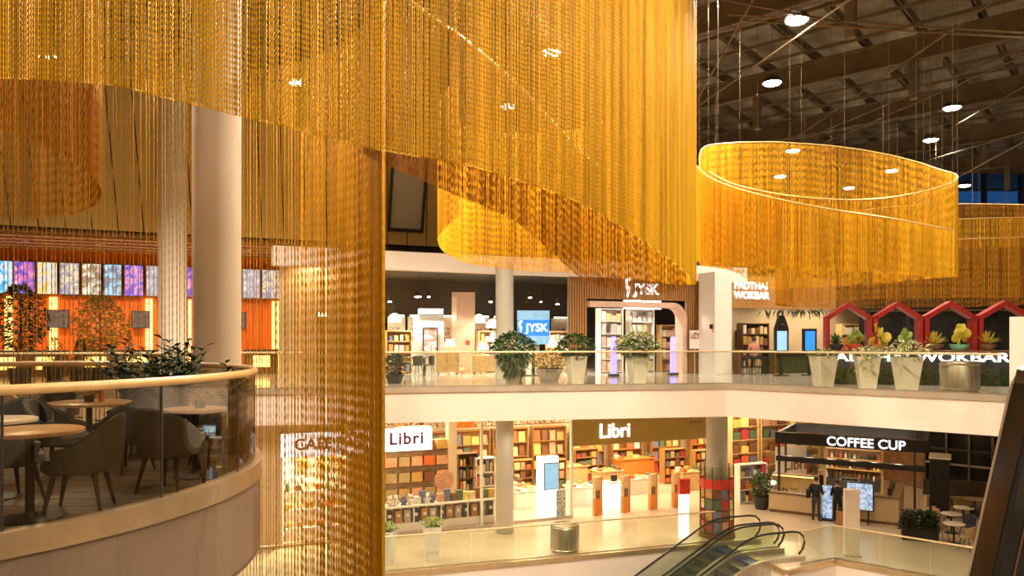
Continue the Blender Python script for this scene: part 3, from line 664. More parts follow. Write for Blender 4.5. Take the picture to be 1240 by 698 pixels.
def cupboard(px, Y, W, H, D, label, mat):
    t = thing('sideboard', label, 'sideboard', G(px, Y), .15, 'sideboards in the home store')
    B().box((0, 0, H/2+.05), (W, D, H-.1)).obj('body', mat, t)
    n = max(1, round(W/.6))
    for k in range(n):
        dd = B().box((-W/2+W*(k+.5)/n, -D/2-.01, H/2+.05), (W/n-.03, .02, H-.16)).obj('door', mat, t); B().box((-W/2+W*(k+.5)/n+.2, -D/2-.03, H/2+.1), (.02, .02, .12)).obj('handle', 'dark_metal', dd)
    for sx in (-1, 1): B().box((sx*W*.4, 0, .03), (.06, D*.8, .06)).obj('foot', 'leg_dark', t)
for (px, Y, W, H, l, m) in ((472, 33, 1.3, 1.1, 'dark sideboard at the left end of the home store', 'wood_dark'), (542, 32, 1.0, .95, 'pale sideboard right of the grey partition', 'wood_light'), (590, 32.5, 1.4, .8, 'low wooden sideboard before the pink pylon', 'wood_light'), (664, 33, 1.2, .9, 'wooden sideboard beside the blue screen', 'wood_light')): cupboard(px, Y, W, H, .45, l, m)
for (px, Y, z, l) in ((472, 33, 1.1, 'glowing table lamp on the dark sideboard'), (545, 32, .95, 'glowing table lamp on the pale sideboard'), (585, 32.5, .8, 'glowing table lamp on the low wooden sideboard'), (670, 33, .9, 'glowing table lamp beside the blue screen')): table_lamp(px, Y, z, l)
for i, (px, py, Y, l) in enumerate(((478, 385, 34, 'big white pendant lamp at the left end of the home store'), (580, 386, 35, 'white pendant lamp right of the pink pylon'), (596, 392, 35.5, 'white pendant lamp nearest the gallery column'))):
    z = Zat(py, Y); t = thing('pendant_lamp', l, 'lamp', G(px, Y, z), 0, 'pendant lamps in the home store'); B().lathe([(.3, -.2), (.28, 0), (.12, .18), (.02, .2)], 16).obj('lamp_shade', 'warm_lamp', t, True); B().rod((0, 0, .2), (0, 0, 4.4-z), .01, n=5).obj('cord', 'black', t)
for i, (px, py, s, l) in enumerate(((506, 360, .16, 'brightest starry spotlight on the dark store ceiling'), (519, 360, .07, 'small spotlight right of the starry one'), (472, 366, .09, 'spotlight at the left end of the store ceiling'), (594, 366, .08, 'spotlight left of the gallery column'), (642, 361, .08, 'spotlight above the blue screen'), (675, 369, .08, 'spotlight right of the blue screen'), (655, 366, .05, 'tiny spotlight between the two near the screen'))):
    Y = 32.5; z = Zat(py, Y); t = thing('track_spotlight', l, 'spotlight', G(px, Y, z), 0, 'spotlights on the store ceiling'); B().lathe([(s*.9, .02), (s, .1), (s*.7, .25), (.02, .27)], 12).obj('housing', 'black', t, True); B().lathe([(.01, -.02), (s*.85, .0), (s*.9, .03)], 12).obj('lens', 'lamp_white', t, True); B().rod((0, 0, .25), (0, 0, 4.4-z), .012, n=5).obj('hanger', 'black', t)
    lamp('SPOT', (0, 0, -.06), 700 if i in (0, 2, 4) else 350, NEUT, .1, parent=t, angle=R(150))
for i, (px, l) in enumerate(((725, 'recessed lamp over the left shelf in the slatted entrance'), (785, 'recessed lamp over the middle shelf in the slatted entrance'))):
    p = F(px, 1.4, 4.3); t = thing('recessed_lamp', l, 'ceiling lamp', p, 0, 'recessed lamps in the slatted entrance'); B().lathe([(.16, .1), (.16, 0), (.12, 0)][::-1], 14).obj('housing', 'steel', t, True); B().lathe([(.01, .02), (.12, .01)], 14).obj('lens', 'lamp_white', t); lamp('SPOT', (0, 0, -.05), 420, NEUT, .12, parent=t, angle=R(140))
for i in range(22):
    px = random.choice([478, 484, 545, 560, 575, 585, 598, 630, 640, 665, 680]); Y = random.uniform(33, 34.4); h = random.uniform(.3, .9)
    tag(B().lathe([(.1, 0), (.16, h*.3), (.12, h*.8), (.16, h)], 10).obj('vase', random.choice(['cover3', 'cover1', 'planter_cream', 'cover7']), None, True, G(px, Y)), 'pale floor vase among the goods inside the home store', 'vase', 'floor vases in the home store')
for i, (px, W, m) in enumerate(((480, .85, 'wall_white'), (504, .85, 'cover3'), (541, 1.0, 'wall_warm'), (584, .72, 'pink_board'), (604, .72, 'wall_white'), (640, 1.2, 'cover3'), (680, 1.2, 'wall_warm'))):
    p = F(px, 8.4); t = thing('display_board', 'pale display board at the back of the home store, '+['leftmost', 'behind the dining table', 'right of the grey partition', 'right of the pink pylon', 'behind the gallery column', 'behind the blue screen', 'next to the slatted wall'][i], 'display board', p, FA, 'display boards in the home store')
    B().box((0, 0, 1.3), (W, .08, 2.6)).obj('board', m, t); B().box((0, -.3, .04), (W, .6, .08)).obj('foot', 'steel', t); B().box((0, -.12, 2.65), (W*.8, .12, .08)).obj('top_light', 'white_soft', t)
    B().box((-.1, -.06, 1.75), (.5, .03, .7)).obj('print', ['notice_print', 'picture_print'][i % 2], t)
for i, (px, off, n) in enumerate(((482, 5.5, 'left of the grey partition'), (592, 5.0, 'left of the gallery column'), (628, 6.0, 'between the gallery column and the screen'), (676, 5.0, 'beside the slatted wall'))):
    shelving(px, off, 1.1, 1.9, 4, 'wooden shelf of home goods '+n, mat='wood_light', goods=4, glabel='article on the wooden shelf '+n, gname='home_article', gcat='article', mats=TX+['cover2', 'cover4'])
# pillar with notice and board beside it
pl = F(866, -.8); struct(B().box((0, 0, 2.2), (.98, .98, 4.4), R(29)).obj('column_square', 'wall_white', None, False, pl))
nb = thing('notice_board', 'small white notice board with pictures beside the square pillar', 'notice board', F(841, -.35), FA); B().box((0, 0, 1.5), (.5, .04, .8)).obj('board', 'wall_white', nb)
B().box((0, -.03, 1.68), (.42, .02, .28)).obj('picture', 'notice_print', nb); B().box((0, 0, .55), (.04, .04, 1.1)).obj('stand', 'steel', nb)
q = pl+Vector((-.33, -.6, 1.9)); t = thing('pillar_notice', 'small red and black notice high on the square pillar', 'notice', q, R(29)-PI/2); B().box((0, 0, .15), (.04, .16, .2)).obj('card', 'black', t); B().box((0, .15, .0), (.04, .16, .2)).obj('card', 'red_panel', t)
# planters at the gallery edge, left run
tall_planter(G(622, 24.2), 'stone planter with dense trailing green plant before the blue screen', 'leaf', .9, .62, .72, .85, 750, (.2, .09), True, potmat='planter_stone')
tall_planter(G(697, 24.5), 'cream planter with dark green shrub before the slatted wall', 'leaf', .95, .6, .62, .75, 600, (.19, .09))
tall_planter(G(772, 24.8), 'cream planter with pale flowering shrub at the store entrance', 'leaf_variegated', .95, .62, .78, .85, 420, (.2, .09))
t = C.objects
foliage(420, .7, .6, .9, .18, .08, 'leaf', [x for x in C.objects if x.name.startswith('tall_planter')][-1], 'foliage')
tall_planter(G(665, 26.5), 'low wide planter of yellow and orange flowers behind the gallery rail', 'leaf_orange', .45, .8, .7, .7, 380, (.16, .09), potmat='planter_stone')
tall_planter(G(478, 25.2), 'low dark plant in a pot behind the rail at the sheer veil', 'leaf_dark', .3, .5, .3, .75, 260, (.22, .08), potmat='pot_dark')
tall_planter(G(997, 23.2), 'cream planter nearest the dark kiosks with low green leaves', 'leaf_light', .98, .62, .45, .25, 170, (.18, .08))
tall_planter(G(1050, 22.4), 'cream planter with trailing leaves before the red frames, middle of three', 'leaf_variegated', .98, .64, .5, .3, 260, (.2, .07), True)
tall_planter(G(1098, 21.7), 'cream planter with spiky white-green leaves beside the steel drum', 'leaf_variegated', .98, .64, .6, .5, 260, (.26, .06))
def drum(loc, label, r=.5, h=.88):
    t = thing('steel_drum', label, 'drum', loc, 0, 'brushed steel drums')
    B().lathe([(r-.06, 0), (r-.05, .05), (r, .1), (r, h-.06), (r-.04, h), (r-.1, h), (r-.1, h-.05)], 28).obj('body', 'brushed_steel', t, True)
    for z in (.12, h-.08): B().lathe([(r+.005, z-.015), (r+.015, z), (r+.005, z+.015)], 28).obj('band', 'steel', t, True)
    [B().box(((r-.11)*math.cos(a), (r-.11)*math.sin(a), h-.02), (.05, .08, .03), a).obj('rim_clip', 'steel', t) for a in np.linspace(0, 2*PI, 10, False)]
drum(G(1162, 20.8), 'steel drum behind the glass before the lit noodle bar lettering')
drum(G(684, 25.5, LOW), 'steel drum behind the glass on the lower floor before the bookshop', .5, .95)
# ---------------------------------------------------------------- noodle bar
struct(B().prism([F(884, .0), F(1012, .0), F(1012, .25), F(884, .25)], 2.95, 4.4).obj('wall_noodle_header', 'wood_slat'))
ps = thing('restaurant_sign', 'white lit two-line sign on the wooden wall right of the pillar', 'sign', F(889, -.12, Zat(352, F(889).y)), FA)
text('PADTHAI', .46, 'white_lit', ps, (0, 0, .22), bold=.008, align='LEFT'); text('WOKBAR', .46, 'white_lit', ps, (0, 0, -.22), bold=.008, align='LEFT')
struct(B().prism([F(884, 6), F(1060, 6), F(1060, 6.3), F(884, 6.3)], 0, 4.4).obj('wall_kitchen', 'wall_beige'))
ng = struct(B().prism([G(1040, 31), G(1330, 29.5), G(1330, 29.8), G(1040, 31.3)], 0, 4.4).obj('wall_night_glazing', 'night_glass_wall'))
for px in (1052, 1099, 1160, 1220): q = G(px, 30.7); B().box((q.x, q.y, 2.2), (.12, .1, 4.4)).obj('mullion', 'dark_metal', ng)
a, b_ = G(1040, 30.85), G(1330, 29.35); m = (a+b_)/2; B().box((m.x, m.y, 2.7), ((b_-a).length, .08, .08), math.atan2(b_.y-a.y, b_.x-a.x)).obj('transom', 'cable', ng)
for i, (px, l) in enumerate(((905, 'recessed lamp over the diners left of the kiosks'), (965, 'recessed lamp over the kitchen behind the kiosks'), (1015, 'recessed lamp over the kitchen beside the first red frame'))):
    p = F(px, 4, 4.3); t = thing('recessed_lamp', l, 'ceiling lamp', p, 0, 'recessed lamps in the noodle bar'); B().lathe([(.12, 0), (.16, 0), (.16, .1)], 14).obj('housing', 'steel', t, True); B().lathe([(.01, .02), (.12, .01)], 14).obj('lens', 'lamp_white', t); lamp('SPOT', (0, 0, -.05), [250, 500, 600][i], WARM2, .12, parent=t, angle=R(140))
for i, (px, Y, h, l) in enumerate(((946, 30.5, 2.5, 'dark ordering kiosk with pale blue screen and leaf emblem on top'), (980, 30.8, 1.95, 'shorter dark ordering kiosk with deep blue screen'))):
    t = thing('ordering_kiosk', l, 'kiosk', G(px, Y), .12, 'ordering kiosks'); B().box((0, 0, .02), (.5, .4, .04)).obj('foot', 'black', t); B().box((0, 0, .45), (.09, .09, .9)).obj('post', 'black', t)
    z0 = .95; z1 = 1.95
    B().plate([(-.29, z0), (.29, z0), (.3, z1), (-.3, z1)] if i else [(-.29, z0), (.29, z0), (.3, z1), (.2, 2.25), (.1, 2.5), (-.1, 2.5), (-.2, 2.25), (-.3, z1)], -.06, .06).obj('body', 'black', t)
    B().box((0, -.07, 1.45), (.42, .02, .8)).obj('screen', 'screen_blue' if i else 'screen_pale', t)
    if not i: B().lathe([(.01, -.01), (.14, 0), (.01, .01)], 5).obj('emblem', 'leaf_light', t).location = (0, -.08, 2.12)
hb = thing('hedge_counter', 'low counter clad in green hedge panels behind the kiosks', 'counter', G(955, 33), .1); B().box((0, 0, .35), (2.4, .3, .7)).obj('hedge', 'hedge_panel', hb); B().box((0, 0, .95), (2.5, .4, .08)).obj('top', 'wood_dark', hb); B().box((0, .05, .8), (2.4, .2, .25)).obj('body', 'counter_dark', hb)
br = thing('high_bar', 'brown high dining bar left of the kiosks', 'bar table', G(914, 32.4), .2); B().box((0, 0, 1.02), (1.9, .6, .06)).obj('top', 'wood_dark', br)
for x in (-.85, .85): B().box((x, 0, .5), (.08, .5, 1.0)).obj('leg', 'wood_dark', br)
for i, px in enumerate((902, 913, 924)):
    t = thing('bar_stool', 'dark bar stool at the brown high bar, ' + ['next to the pillar', 'in the middle', 'nearest the kiosks'][i], 'stool', G(px, 31.3), .1, 'stools at the high bar'); B().lathe([(.16, .68), (.18, .72), (.16, .76), (.01, .76)], 14).obj('seat', 'black', t, True)
    for a in range(4): B().rod((.1*math.cos(a*PI/2), .1*math.sin(a*PI/2), .7), (.2*math.cos(a*PI/2), .2*math.sin(a*PI/2), 0), .014, n=5).obj('leg', 'black', t)
t = thing('hanging_leaves', 'dark palm leaves hanging under the ceiling behind the kiosks', 'hanging plant', G(960, 31.8, 2.7)); B().rod((-1.3, 0, .1), (1.3, 0, .1), .02, n=6).obj('branch', 'wood_dark', t)
b = B()
for i in range(60): b.leaf((random.uniform(-1.3, 1.3), random.uniform(-.1, .1), .1), (random.uniform(-.8, .8), random.uniform(-.5, .5), -.4), .4, .08, .3)
b.obj('foliage', 'leaf_dark', t); B().rod((0, 0, .1), (0, 0, 1.72), .012, n=5).obj('cord', 'black', t)
shelving(1030, 5.2, 1.8, 2.4, 4, 'wooden kitchen rack of jars behind the first red frame', mat='wood_light', goods=6, glabel='jar or box on the kitchen rack behind the red frame', gname='kitchen_jar', gcat='jar', mats=['cover1', 'cover4', 'cover9', 'cover3', 'cover0'])
shelving(912, 5.4, 1.8, 2.4, 4, 'wooden rack on the kitchen wall left of the kiosks', mat='wood_dark', goods=6, glabel='jar on the dark kitchen rack left of the kiosks', gname='kitchen_jar', gcat='jar', mats=['cover1', 'cover2', 'cover4', 'cover3'])
# counter with lettering
CA, CB = G(999, 24.9), G(1245, 23.6); cdv = CB-CA; cl = cdv.length; crz = math.atan2(cdv.y, cdv.x)
ct = thing('noodle_counter', 'long dark counter with hedge front and white lit restaurant lettering', 'counter', CA, crz)
B().box((cl/2, .35, .52), (cl, .6, 1.04)).obj('body', 'counter_dark', ct); B().box((cl/2, .02, .27), (cl, .06, .5)).obj('hedge', 'hedge_panel', ct); B().box((cl/2, .35, 1.1), (cl+.1, .8, .08)).obj('countertop', 'wood_dark', ct)
text('PADTHAI WOKBAR', .42, 'white_lit', ct, (cl*.455, -.03, .9), bold=.008, sx=1.5)
b = B()
for i in range(900): b.leaf((random.uniform(0, cl), -.0, random.uniform(.03, .55)), (random.uniform(-.6, .6), -1, random.uniform(-.3, .8)), .12, .04)
b.obj('hedge_leaves', 'leaf', ct, kind='stuff')
RF = None
for k, (px0, px1) in enumerate(((1001, 1060), (1062, 1123), (1125, 1188), (1190, 1254))):
    x0 = cl*(px0-999)/246; x1 = cl*(px1-999)/246; xm = (x0+x1)/2; q = CA+Matrix.Rotation(crz, 3, 'Z') @ Vector((xm, .38, 1.14)); hw = (x1-x0)/2
    t = thing('red_gable_frame', 'red gabled wooden frame on the noodle counter, ' + ['closest to the kiosks', 'second from the kiosks', 'third from the kiosks behind the steel drum', 'last one at the right edge'][k], 'frame', q, crz, 'red gable frames on the counter')
    for s in (-1, 1):
        B().box((s*(hw-.07), 0, .57), (.13, .5, 1.14)).obj('post', 'red_frame', t)
        a_ = (s*(hw-.135), 1.14); b_ = (0, 1.62); c_ = (0, 1.47); d_ = (s*(hw-.135), .99); e_ = (s*hw, 1.14)
        B().plate([(s*hw, 1.12), (0, 1.62), (0, 1.46), (s*(hw-.12), 1.02)], -.25, .25).obj('rafter', 'red_frame', t)
def bowl(px, label, potm, kind, lm, s=1.0):
    x = cl*(px-999)/246; q = CA+Matrix.Rotation(crz, 3, 'Z') @ Vector((x, .2, 1.14)); t = thing('potted_succulent', label, 'potted plant', q, random.random(), 'succulents on the noodle counter')
    B().lathe([(.16*s, 0), (.24*s, .12), (.25*s, .2), (.21*s, .2)], 8).obj('bowl', potm, t, True)
    B().lathe([(.2*s, .185), (.02, .19)], 8).obj('soil', 'soil', t)
    if kind == 'agave':
        for i in range(26):
            a = i*2.4; el = .25+i*.045; b = B(); d = Vector((math.cos(a)*math.cos(el), math.sin(a)*math.cos(el), math.sin(el))); sd = d.cross(Vector((0, 0, 1))).normalized(); L = .42*s
            b.add([Vector((0, 0, .2))+sd*.03, Vector((0, 0, .2))-sd*.03, Vector((0, 0, .2))+d*L*.6-sd*.04, Vector((0, 0, .2))+d*L, Vector((0, 0, .2))+d*L*.6+sd*.04, Vector((0, 0, .2))+d*L*.5-Vector((0, 0, .03))], [(0, 4, 5), (5, 4, 3), (5, 3, 2), (1, 5, 2), (0, 5, 1), (0, 1, 2, 3, 4)]); b.obj('leaf', lm, t)
    else:
        for i in range(9):
            a = i*2.4; rr = .14*s*(i % 3)/2*1.2; zz = .27+.13*(i % 4)*s; b = B(); b.ball((0, 0, 0), (.13*s, .03, .15*s), 10, 6); o = b.obj('pad', lm, t, True); o.location = (rr*math.cos(a)*1.5, rr*math.sin(a), zz); o.rotation_euler = (random.uniform(-.4, .4), random.uniform(-.6, .6), a)
bowl(1014, 'spiky dark succulent in a black bowl under the first red frame', 'pot_dark', 'agave', 'leaf'); bowl(1038, 'green cactus in a bright red bowl', 'pot_red', 'pads', 'leaf_light'); bowl(1066, 'large yellow prickly pear in a brown bowl', 'wood_slat', 'pads', 'cactus_yellow', 1.25)
bowl(1100, 'low yellow-green cactus behind the spiky planter', 'wood_dark', 'pads', 'leaf_light', .9); bowl(1137, 'yellow agave in a brown bowl under the third red frame', 'wood_dark', 'agave', 'cactus_yellow', 1.15); bowl(1167, 'round-padded yellow cactus in a mint green bowl', 'pot_green', 'pads', 'cactus_yellow', 1.15); bowl(1200, 'yellow agave in a brown bowl at the pale end post', 'wood_dark', 'agave', 'cactus_yellow', 1.15)
# pale end post of the gallery edge
ep = struct(B().box((0, 0, 1.03), (.6, .6, 2.06), R(-33)).obj('trim_end_post', 'fascia_cream', None, False, G(1240, 18.6)))
# ---------------------------------------------------------------- cinema foyer
struct(B().prism([F(-140, 9.6), F(345, 9.6), F(345, 9.9), F(-140, 9.9)], 0, 5.3).obj('wall_cinema', 'orange_wall'))
PAL = [[(.02, .25, .6), (.1, .6, .9), (.8, .9, 1), (.05, .1, .3)], [(.25, .05, .45), (.1, .1, .6), (.8, .2, .5), (.9, .7, .9)], [(.9, .45, .05), (1, .7, .2), (.7, .75, .8), (.9, .5, .1)], [(.8, .8, .9), (.3, .25, .4), (.9, .8, .5), (.2, .2, .35)],
       [(.9, .75, .4), (1, .9, .7), (.25, .18, .1), (.8, .6, .3)], [(.1, .5, .8), (.5, .8, .95), (.25, .25, .3), (.1, .3, .6)], [(.5, .1, .6), (.1, .1, .7), (.9, .4, .7), (.2, .05, .3)], [(.8, .85, .95), (.35, .35, .4), (.6, .55, .6), (.9, .9, 1)]]
for i, p in enumerate(PAL): bands('poster_print%d' % i, p, 3.2, emit=1.05, detail=4, dist=.5, const=False)
PX = [(-4, 16), (17, 43), (45, 70), (72, 97), (99, 123), (125, 148), (150, 174), (176, 198), (200, 222), (224, 246), (248, 268), (270, 291), (293, 315), (317, 339)]
PLAB = ['blue film poster screen at the far left edge', 'purple film poster screen left of the orange one', 'orange film poster screen with a pale figure', 'white and gold film poster screen right of the orange one', 'cream film poster screen with a dark shape', 'sky blue film poster screen', 'violet film poster screen right of the sky blue one', 'white film poster screen left of the rear column', 'film poster screen behind the rear column', 'pink film poster screen between the two columns', 'film poster screen behind the pale front column', 'film poster screen hidden by the pale front column', 'white film poster screen right of the front column', 'last film poster screen, white and gold, at the right end']
PI_ = [0, 1, 2, 3, 4, 5, 6, 7, 2, 1, 4, 5, 7, 3]
for i, (x0, x1) in enumerate(PX):
    p = F((x0+x1)/2, 9.3); W = fx(x0, x1, 9.3); t = thing('poster_screen', PLAB[i], 'poster screen', (p.x, p.y, 3.36), FA, 'poster screens on the cinema wall')
    B().box((0, 0, .67), (W, .06, 1.36)).obj('frame', 'black', t); B().box((0, -.035, .67), (W-.05, .02, 1.3)).obj('screen', 'poster_print%d' % PI_[i], t); B().rod((0, 0, 1.34), (0, 0, 1.9), .012, n=5).obj('hanger', 'black', t)
for i, px in enumerate((8, 62, 178, 230, 331)):
    for k, dx in enumerate((0, 5)):
        p = F(px+dx, 9.5); tag(B().box((0, 0, 1.62), (.12, .06, 3.3)).obj('light_strip', 'warm_strip', None, False, p, FA), ('left' if k == 0 else 'right')+' bar of the glowing strip pair on the orange wall, '+['at the far left edge', 'behind the first tree', 'left of the rear column', 'right of the rear column', 'beside the sheer veil'][i], 'light strip', 'glowing strips on the orange wall')
bands('info_print', [(.3, .05, .04), (.35, .3, .3), (.15, .05, .04), (.5, .4, .35)], 5, emit=.35, const=False)
for i, (x0, x1) in enumerate(((56, 84), (159, 182), (212, 225), (291, 298))):
    p = F((x0+x1)/2, 9.3, 1.98); t = thing('wall_monitor', ['dark red monitor on the orange wall beside the first tree', 'grey monitor on the orange wall left of the rear column', 'monitor on the orange wall between the columns', 'narrow monitor on the orange wall right of the front column'][i], 'monitor', p, FA, 'monitors on the orange wall'); W = fx(x0, x1, 9.3); B().box((0, 0, .38), (W, .07, .76)).obj('casing', 'black', t); B().box((0, -.04, .38), (W-.06, .02, .7)).obj('screen', 'info_print', t)
    B().box((0, .15, .38), (.1, .3, .1)).obj('bracket', 'black', t)
def bar(px0, px1, off, label):
    p = F(px0, off); W = fx(px0, px1, off); t = thing('foyer_counter', label, 'counter', p, FA, 'cinema counters'); B().box((W/2, .3, .5), (W, .6, 1.0)).obj('body', 'wood_dark', t); B().box((W/2, .25, 1.04), (W+.1, .8, .07)).obj('top', 'counter_dark', t)
    n = max(1, int(W/1.1))
    for k in range(n): B().box((W*(k+.5)/n, -.01, .55), (W/n*.5, .03, .5)).obj('lit_niche', 'warm_strip', t)
bar(-20, 80, 8.0, 'dark cinema counter with lit niches at the far left'); bar(90, 190, 8.0, 'dark cinema counter with lit niches left of the rear column'); bar(296, 337, 7.6, 'small cinema counter with two lit niches right of the front column')
pot_tree(G(24, 24.5), 'tall dark tree in black pot at the left edge before the posters', 3.3, .8, 'leaf_dark', n=1100); pot_tree(G(121, 25.2), 'bushy golden-green tree before the orange wall', 3.0, .85, 'leaf_orange', n=1200); pot_tree(G(98, 24.2), 'small dark conical conifer between the two trees', 1.5, .55, 'leaf_dark', 'cone', 700, (.14, .05), clear=.2); pot_tree(G(156, 26), 'slim dark conifer left of the rear column', 1.8, .22, 'leaf_dark', 'cone', 300, (.12, .05), clear=.2); pot_tree(G(66, 27), 'narrow dark shrub before the light strips', 1.6, .3, 'leaf_dark', 'ball', 350, (.12, .06), clear=.2)
for i, (px, off) in enumerate(((30, 6), (120, 6), (200, 6.4), (300, 6), (390, 4.2))):
    p = F(px, off, 5.15); t = thing('foyer_downlight', 'round downlight in the slatted foyer ceiling, '+['at the far left', 'above the golden tree', 'behind the rear column', 'right of the front column', 'before the plain wall behind the veil'][i], 'ceiling lamp', p, 0, 'foyer downlights'); B().lathe([(.1, 0), (.14, 0), (.14, .12)], 14).obj('housing', 'steel', t, True); B().lathe([(.01, .02), (.1, .01)], 14).obj('lens', 'lamp_white', t); lamp('SPOT', (0, 0, -.05), 650, WARM, .12, parent=t, angle=R(140))
t = thing('exit_lamp', 'small yellow lit sign on the plain wall behind the veil', 'sign', F(390, 4.9, 2.45), FA); B().box((0, 0, .1), (.36, .08, .2)).obj('casing', 'dark_metal', t); B().box((0, -.045, .1), (.32, .02, .16)).obj('face', 'warm_lamp', t)
# ================================================================ lower storey
# ---------------------------------------------------------------- bookshop shell
lb = struct(B().prism([F(300, 8.3), F(1010, 8.3), F(1010, 8.5), F(300, 8.5)], LOW, -1.05).obj('wall_bookshop_back', 'wall_warm'))
struct(B().prism([F(462, .1), F(452, 8.3), F(449, 8.3), F(459, .1)], LOW, -1.05).obj('wall_bookshop_side', 'wall_warm'))
struct(B().prism([F(250, .0), F(341, .0), F(341, .3), F(250, .3)], LOW, -1.05).obj('wall_cafe_left', 'wall_beige'))
struct(B().prism([F(421, .0), F(459, .0), F(459, .3), F(421, .3)], LOW, -1.05).obj('wall_cafe_pier', 'wall_beige'))
struct(B().prism([F(320, 2.5), F(455, 2.5), F(455, 2.7), F(320, 2.7)], LOW, -1.05).obj('wall_cafe_back', 'wall_white'))
BK = ['cover%d' % i for i in range(10)]
struct(B().prism([F(341, .05), F(459, .05), F(459, .3), F(341, .3)], -1.85, -1.05).obj('wall_cafe_header', 'wall_beige'))
# ceiling lamps of the shop: flat luminous panels under its ceiling
for i, (px, off) in enumerate(((500, 1.2), (560, 3.5), (620, 1.6), (640, 5.5), (700, 3.2), (740, 6), (790, 2.6), (840, 5), (900, 3), (950, 4.5))):
    p = F(px, off, -1.12); t = thing('ceiling_panel_lamp', 'flat luminous panel on the bookshop ceiling out of view', 'ceiling lamp', p, FA, 'bookshop ceiling panels'); B().box((0, 0, .02), (1.3, .7, .05)).obj('frame', 'steel', t); B().box((0, 0, -.01), (1.22, .62, .02)).obj('diffuser', 'white_soft', t)
    lamp('AREA', (0, 0, -.04), 180, (1, .8, .5), parent=t, sx=1.2, sy=.6)
p = F(380, 1.2, -1.12); t = thing('ceiling_panel_lamp', 'flat luminous panel on the ceiling of the cafe window', 'ceiling lamp', p, FA); B().box((0, 0, .02), (1.6, .7, .05)).obj('frame', 'steel', t); B().box((0, 0, -.01), (1.5, .62, .02)).obj('diffuser', 'white_soft', t); lamp('AREA', (0, 0, -.04), 900, (1, .82, .5), parent=t, sx=1.5, sy=.6)
# downlights under the gallery
for i, (X, Y) in enumerate(((-8, 23.5), (-4, 24.6), (0.5, 26), (4.5, 27), (8.5, 29), (10, 27.5), (12.5, 26.5), (15, 24), (13, 30))):
    t = thing('mall_downlight', 'round downlight in the soffit under the gallery out of view', 'ceiling lamp', (X, Y, -1.06), 0, 'downlights under the gallery'); B().lathe([(.12, -.02), (.16, -.02), (.16, .04)], 14).obj('housing', 'steel', t, True); B().lathe([(.01, -.01), (.12, -.015)], 14).obj('lens', 'lamp_white', t); lamp('SPOT', (0, 0, -.06), [300, 300, 300, 260, 200, 150, 140, 120, 100][i], WARM2, .12, parent=t, angle=R(140))
# glazed window with slim posts
gf = thing('bookshop_glazing', 'bookshop window with slim pale posts under the gallery', 'shop front', F(462, 0, LOW), FA); Lg = fx(462, 692)
for k in (0, .5, 1): B().box((Lg*k, 0, 2.36), (.09, .12, 4.72)).obj('post', 'wall_white', gf)
B().box((Lg/2, 0, .05), (Lg, .12, .1)).obj('sill', 'steel', gf)
for k in range(4): B().box((Lg*(k+.5)/4, 0, 2.4), (Lg/4-.1, .014, 4.6)).obj('pane', 'glass_shop', gf)
# signs
ls_ = thing('lightbox_sign', 'white lightbox with purple lettering above the bookshop window', 'sign', F(492, -.1, Zat(532, F(492).y)), FA); W = fx(455, 520)
B().box((0, .1, 0), (W, .16, .92)).obj('box', 'steel', ls_); B().box((0, 0, 0), (W-.06, .03, .86)).obj('face', 'lightbox_white', ls_); text('Libri', .62, 'sign_purple', ls_, (0, -.03, .02), ext=.01, bold=.014, spacing=1.15)
cs = thing('cafe_sign', 'white lightbox with brown slab lettering behind the sheer veil', 'sign', F(398, -.1, Zat(537, F(398).y)), FA); W = fx(341, 455)
B().box((0, .1, 0), (W, .16, .86)).obj('box', 'steel', cs); B().box((0, 0, 0), (W-.04, .03, .82)).obj('face', 'lightbox_white', cs); text('CAFE FREI', .56, 'sign_brown', cs, (.05, -.03, 0), ext=.01, bold=.016, sx=1.0)
gs = thing('bookshop_fascia', 'dull gold fascia with white lit lettering over the bookshop entrance', 'sign', F(694, -.1, -2.88), FA); W = fx(694, 862)
B().box((W/2, .08, .91), (W, .16, 1.82)).obj('panel', 'gold_panel', gs); text('Libri', .84, 'white_lit', gs, (fx(694, 744), -.03, .54), ext=.03, bold=.01)
B().box((fx(694, 842), -.01, .75), (.62, .02, .1)).obj('caption_strip', 'sign_brown', gs)
# cafe window
cw = thing('cafe_window', 'bright cafe display window behind the sheer veil', 'shop front', F(341, 0, LOW), FA); W = fx(341, 421)
for k in (0, 1): B().box((W*k, 0, 2.0), (.07, .1, 4.0)).obj('post', 'wall_white', cw)
B().box((W/2, 0, 2.0), (W-.08, .014, 3.9)).obj('pane', 'glass_shop', cw); B().box((W/2, 0, .08), (W, .14, .16)).obj('sill', 'wood_light', cw)
dsp = thing('cafe_display_steps', 'white stepped display in the cafe window', 'display', F(381, .9, LOW), FA)
for k in range(3): B().box((0, -.2+.3*k, .25+.3*k), (2.1, .3, .5+.6*k)).obj('step', 'wall_white', dsp)
for i in range(18):
    k = i % 3; q = F(381, .9, LOW)+Matrix.Rotation(FA, 3, 'Z') @ Vector((-.9+.36*(i//3), -.2+.3*k, .5+.6*k)); s = random.uniform(.16, .28)
    if i % 2: tag(B().box((0, 0, s/2), (s, s*.7, s)).obj('coffee_box', random.choice(['cover9', 'cover4', 'cover0', 'cover2']), None, False, q, FA+random.uniform(-.4, .4)), 'small coffee box on the white steps in the cafe window', 'box', 'coffee boxes in the cafe window')
    else: tag(B().lathe([(s*.3, 0), (s*.4, s*.2), (s*.35, s*.9), (s*.2, s*1.3)], 12).obj('coffee_jar', random.choice(['cover9', 'cover1', 'cover4', 'cover5']), None, True, q), 'rounded coffee jar on the white steps in the cafe window', 'jar', 'coffee jars in the cafe window')
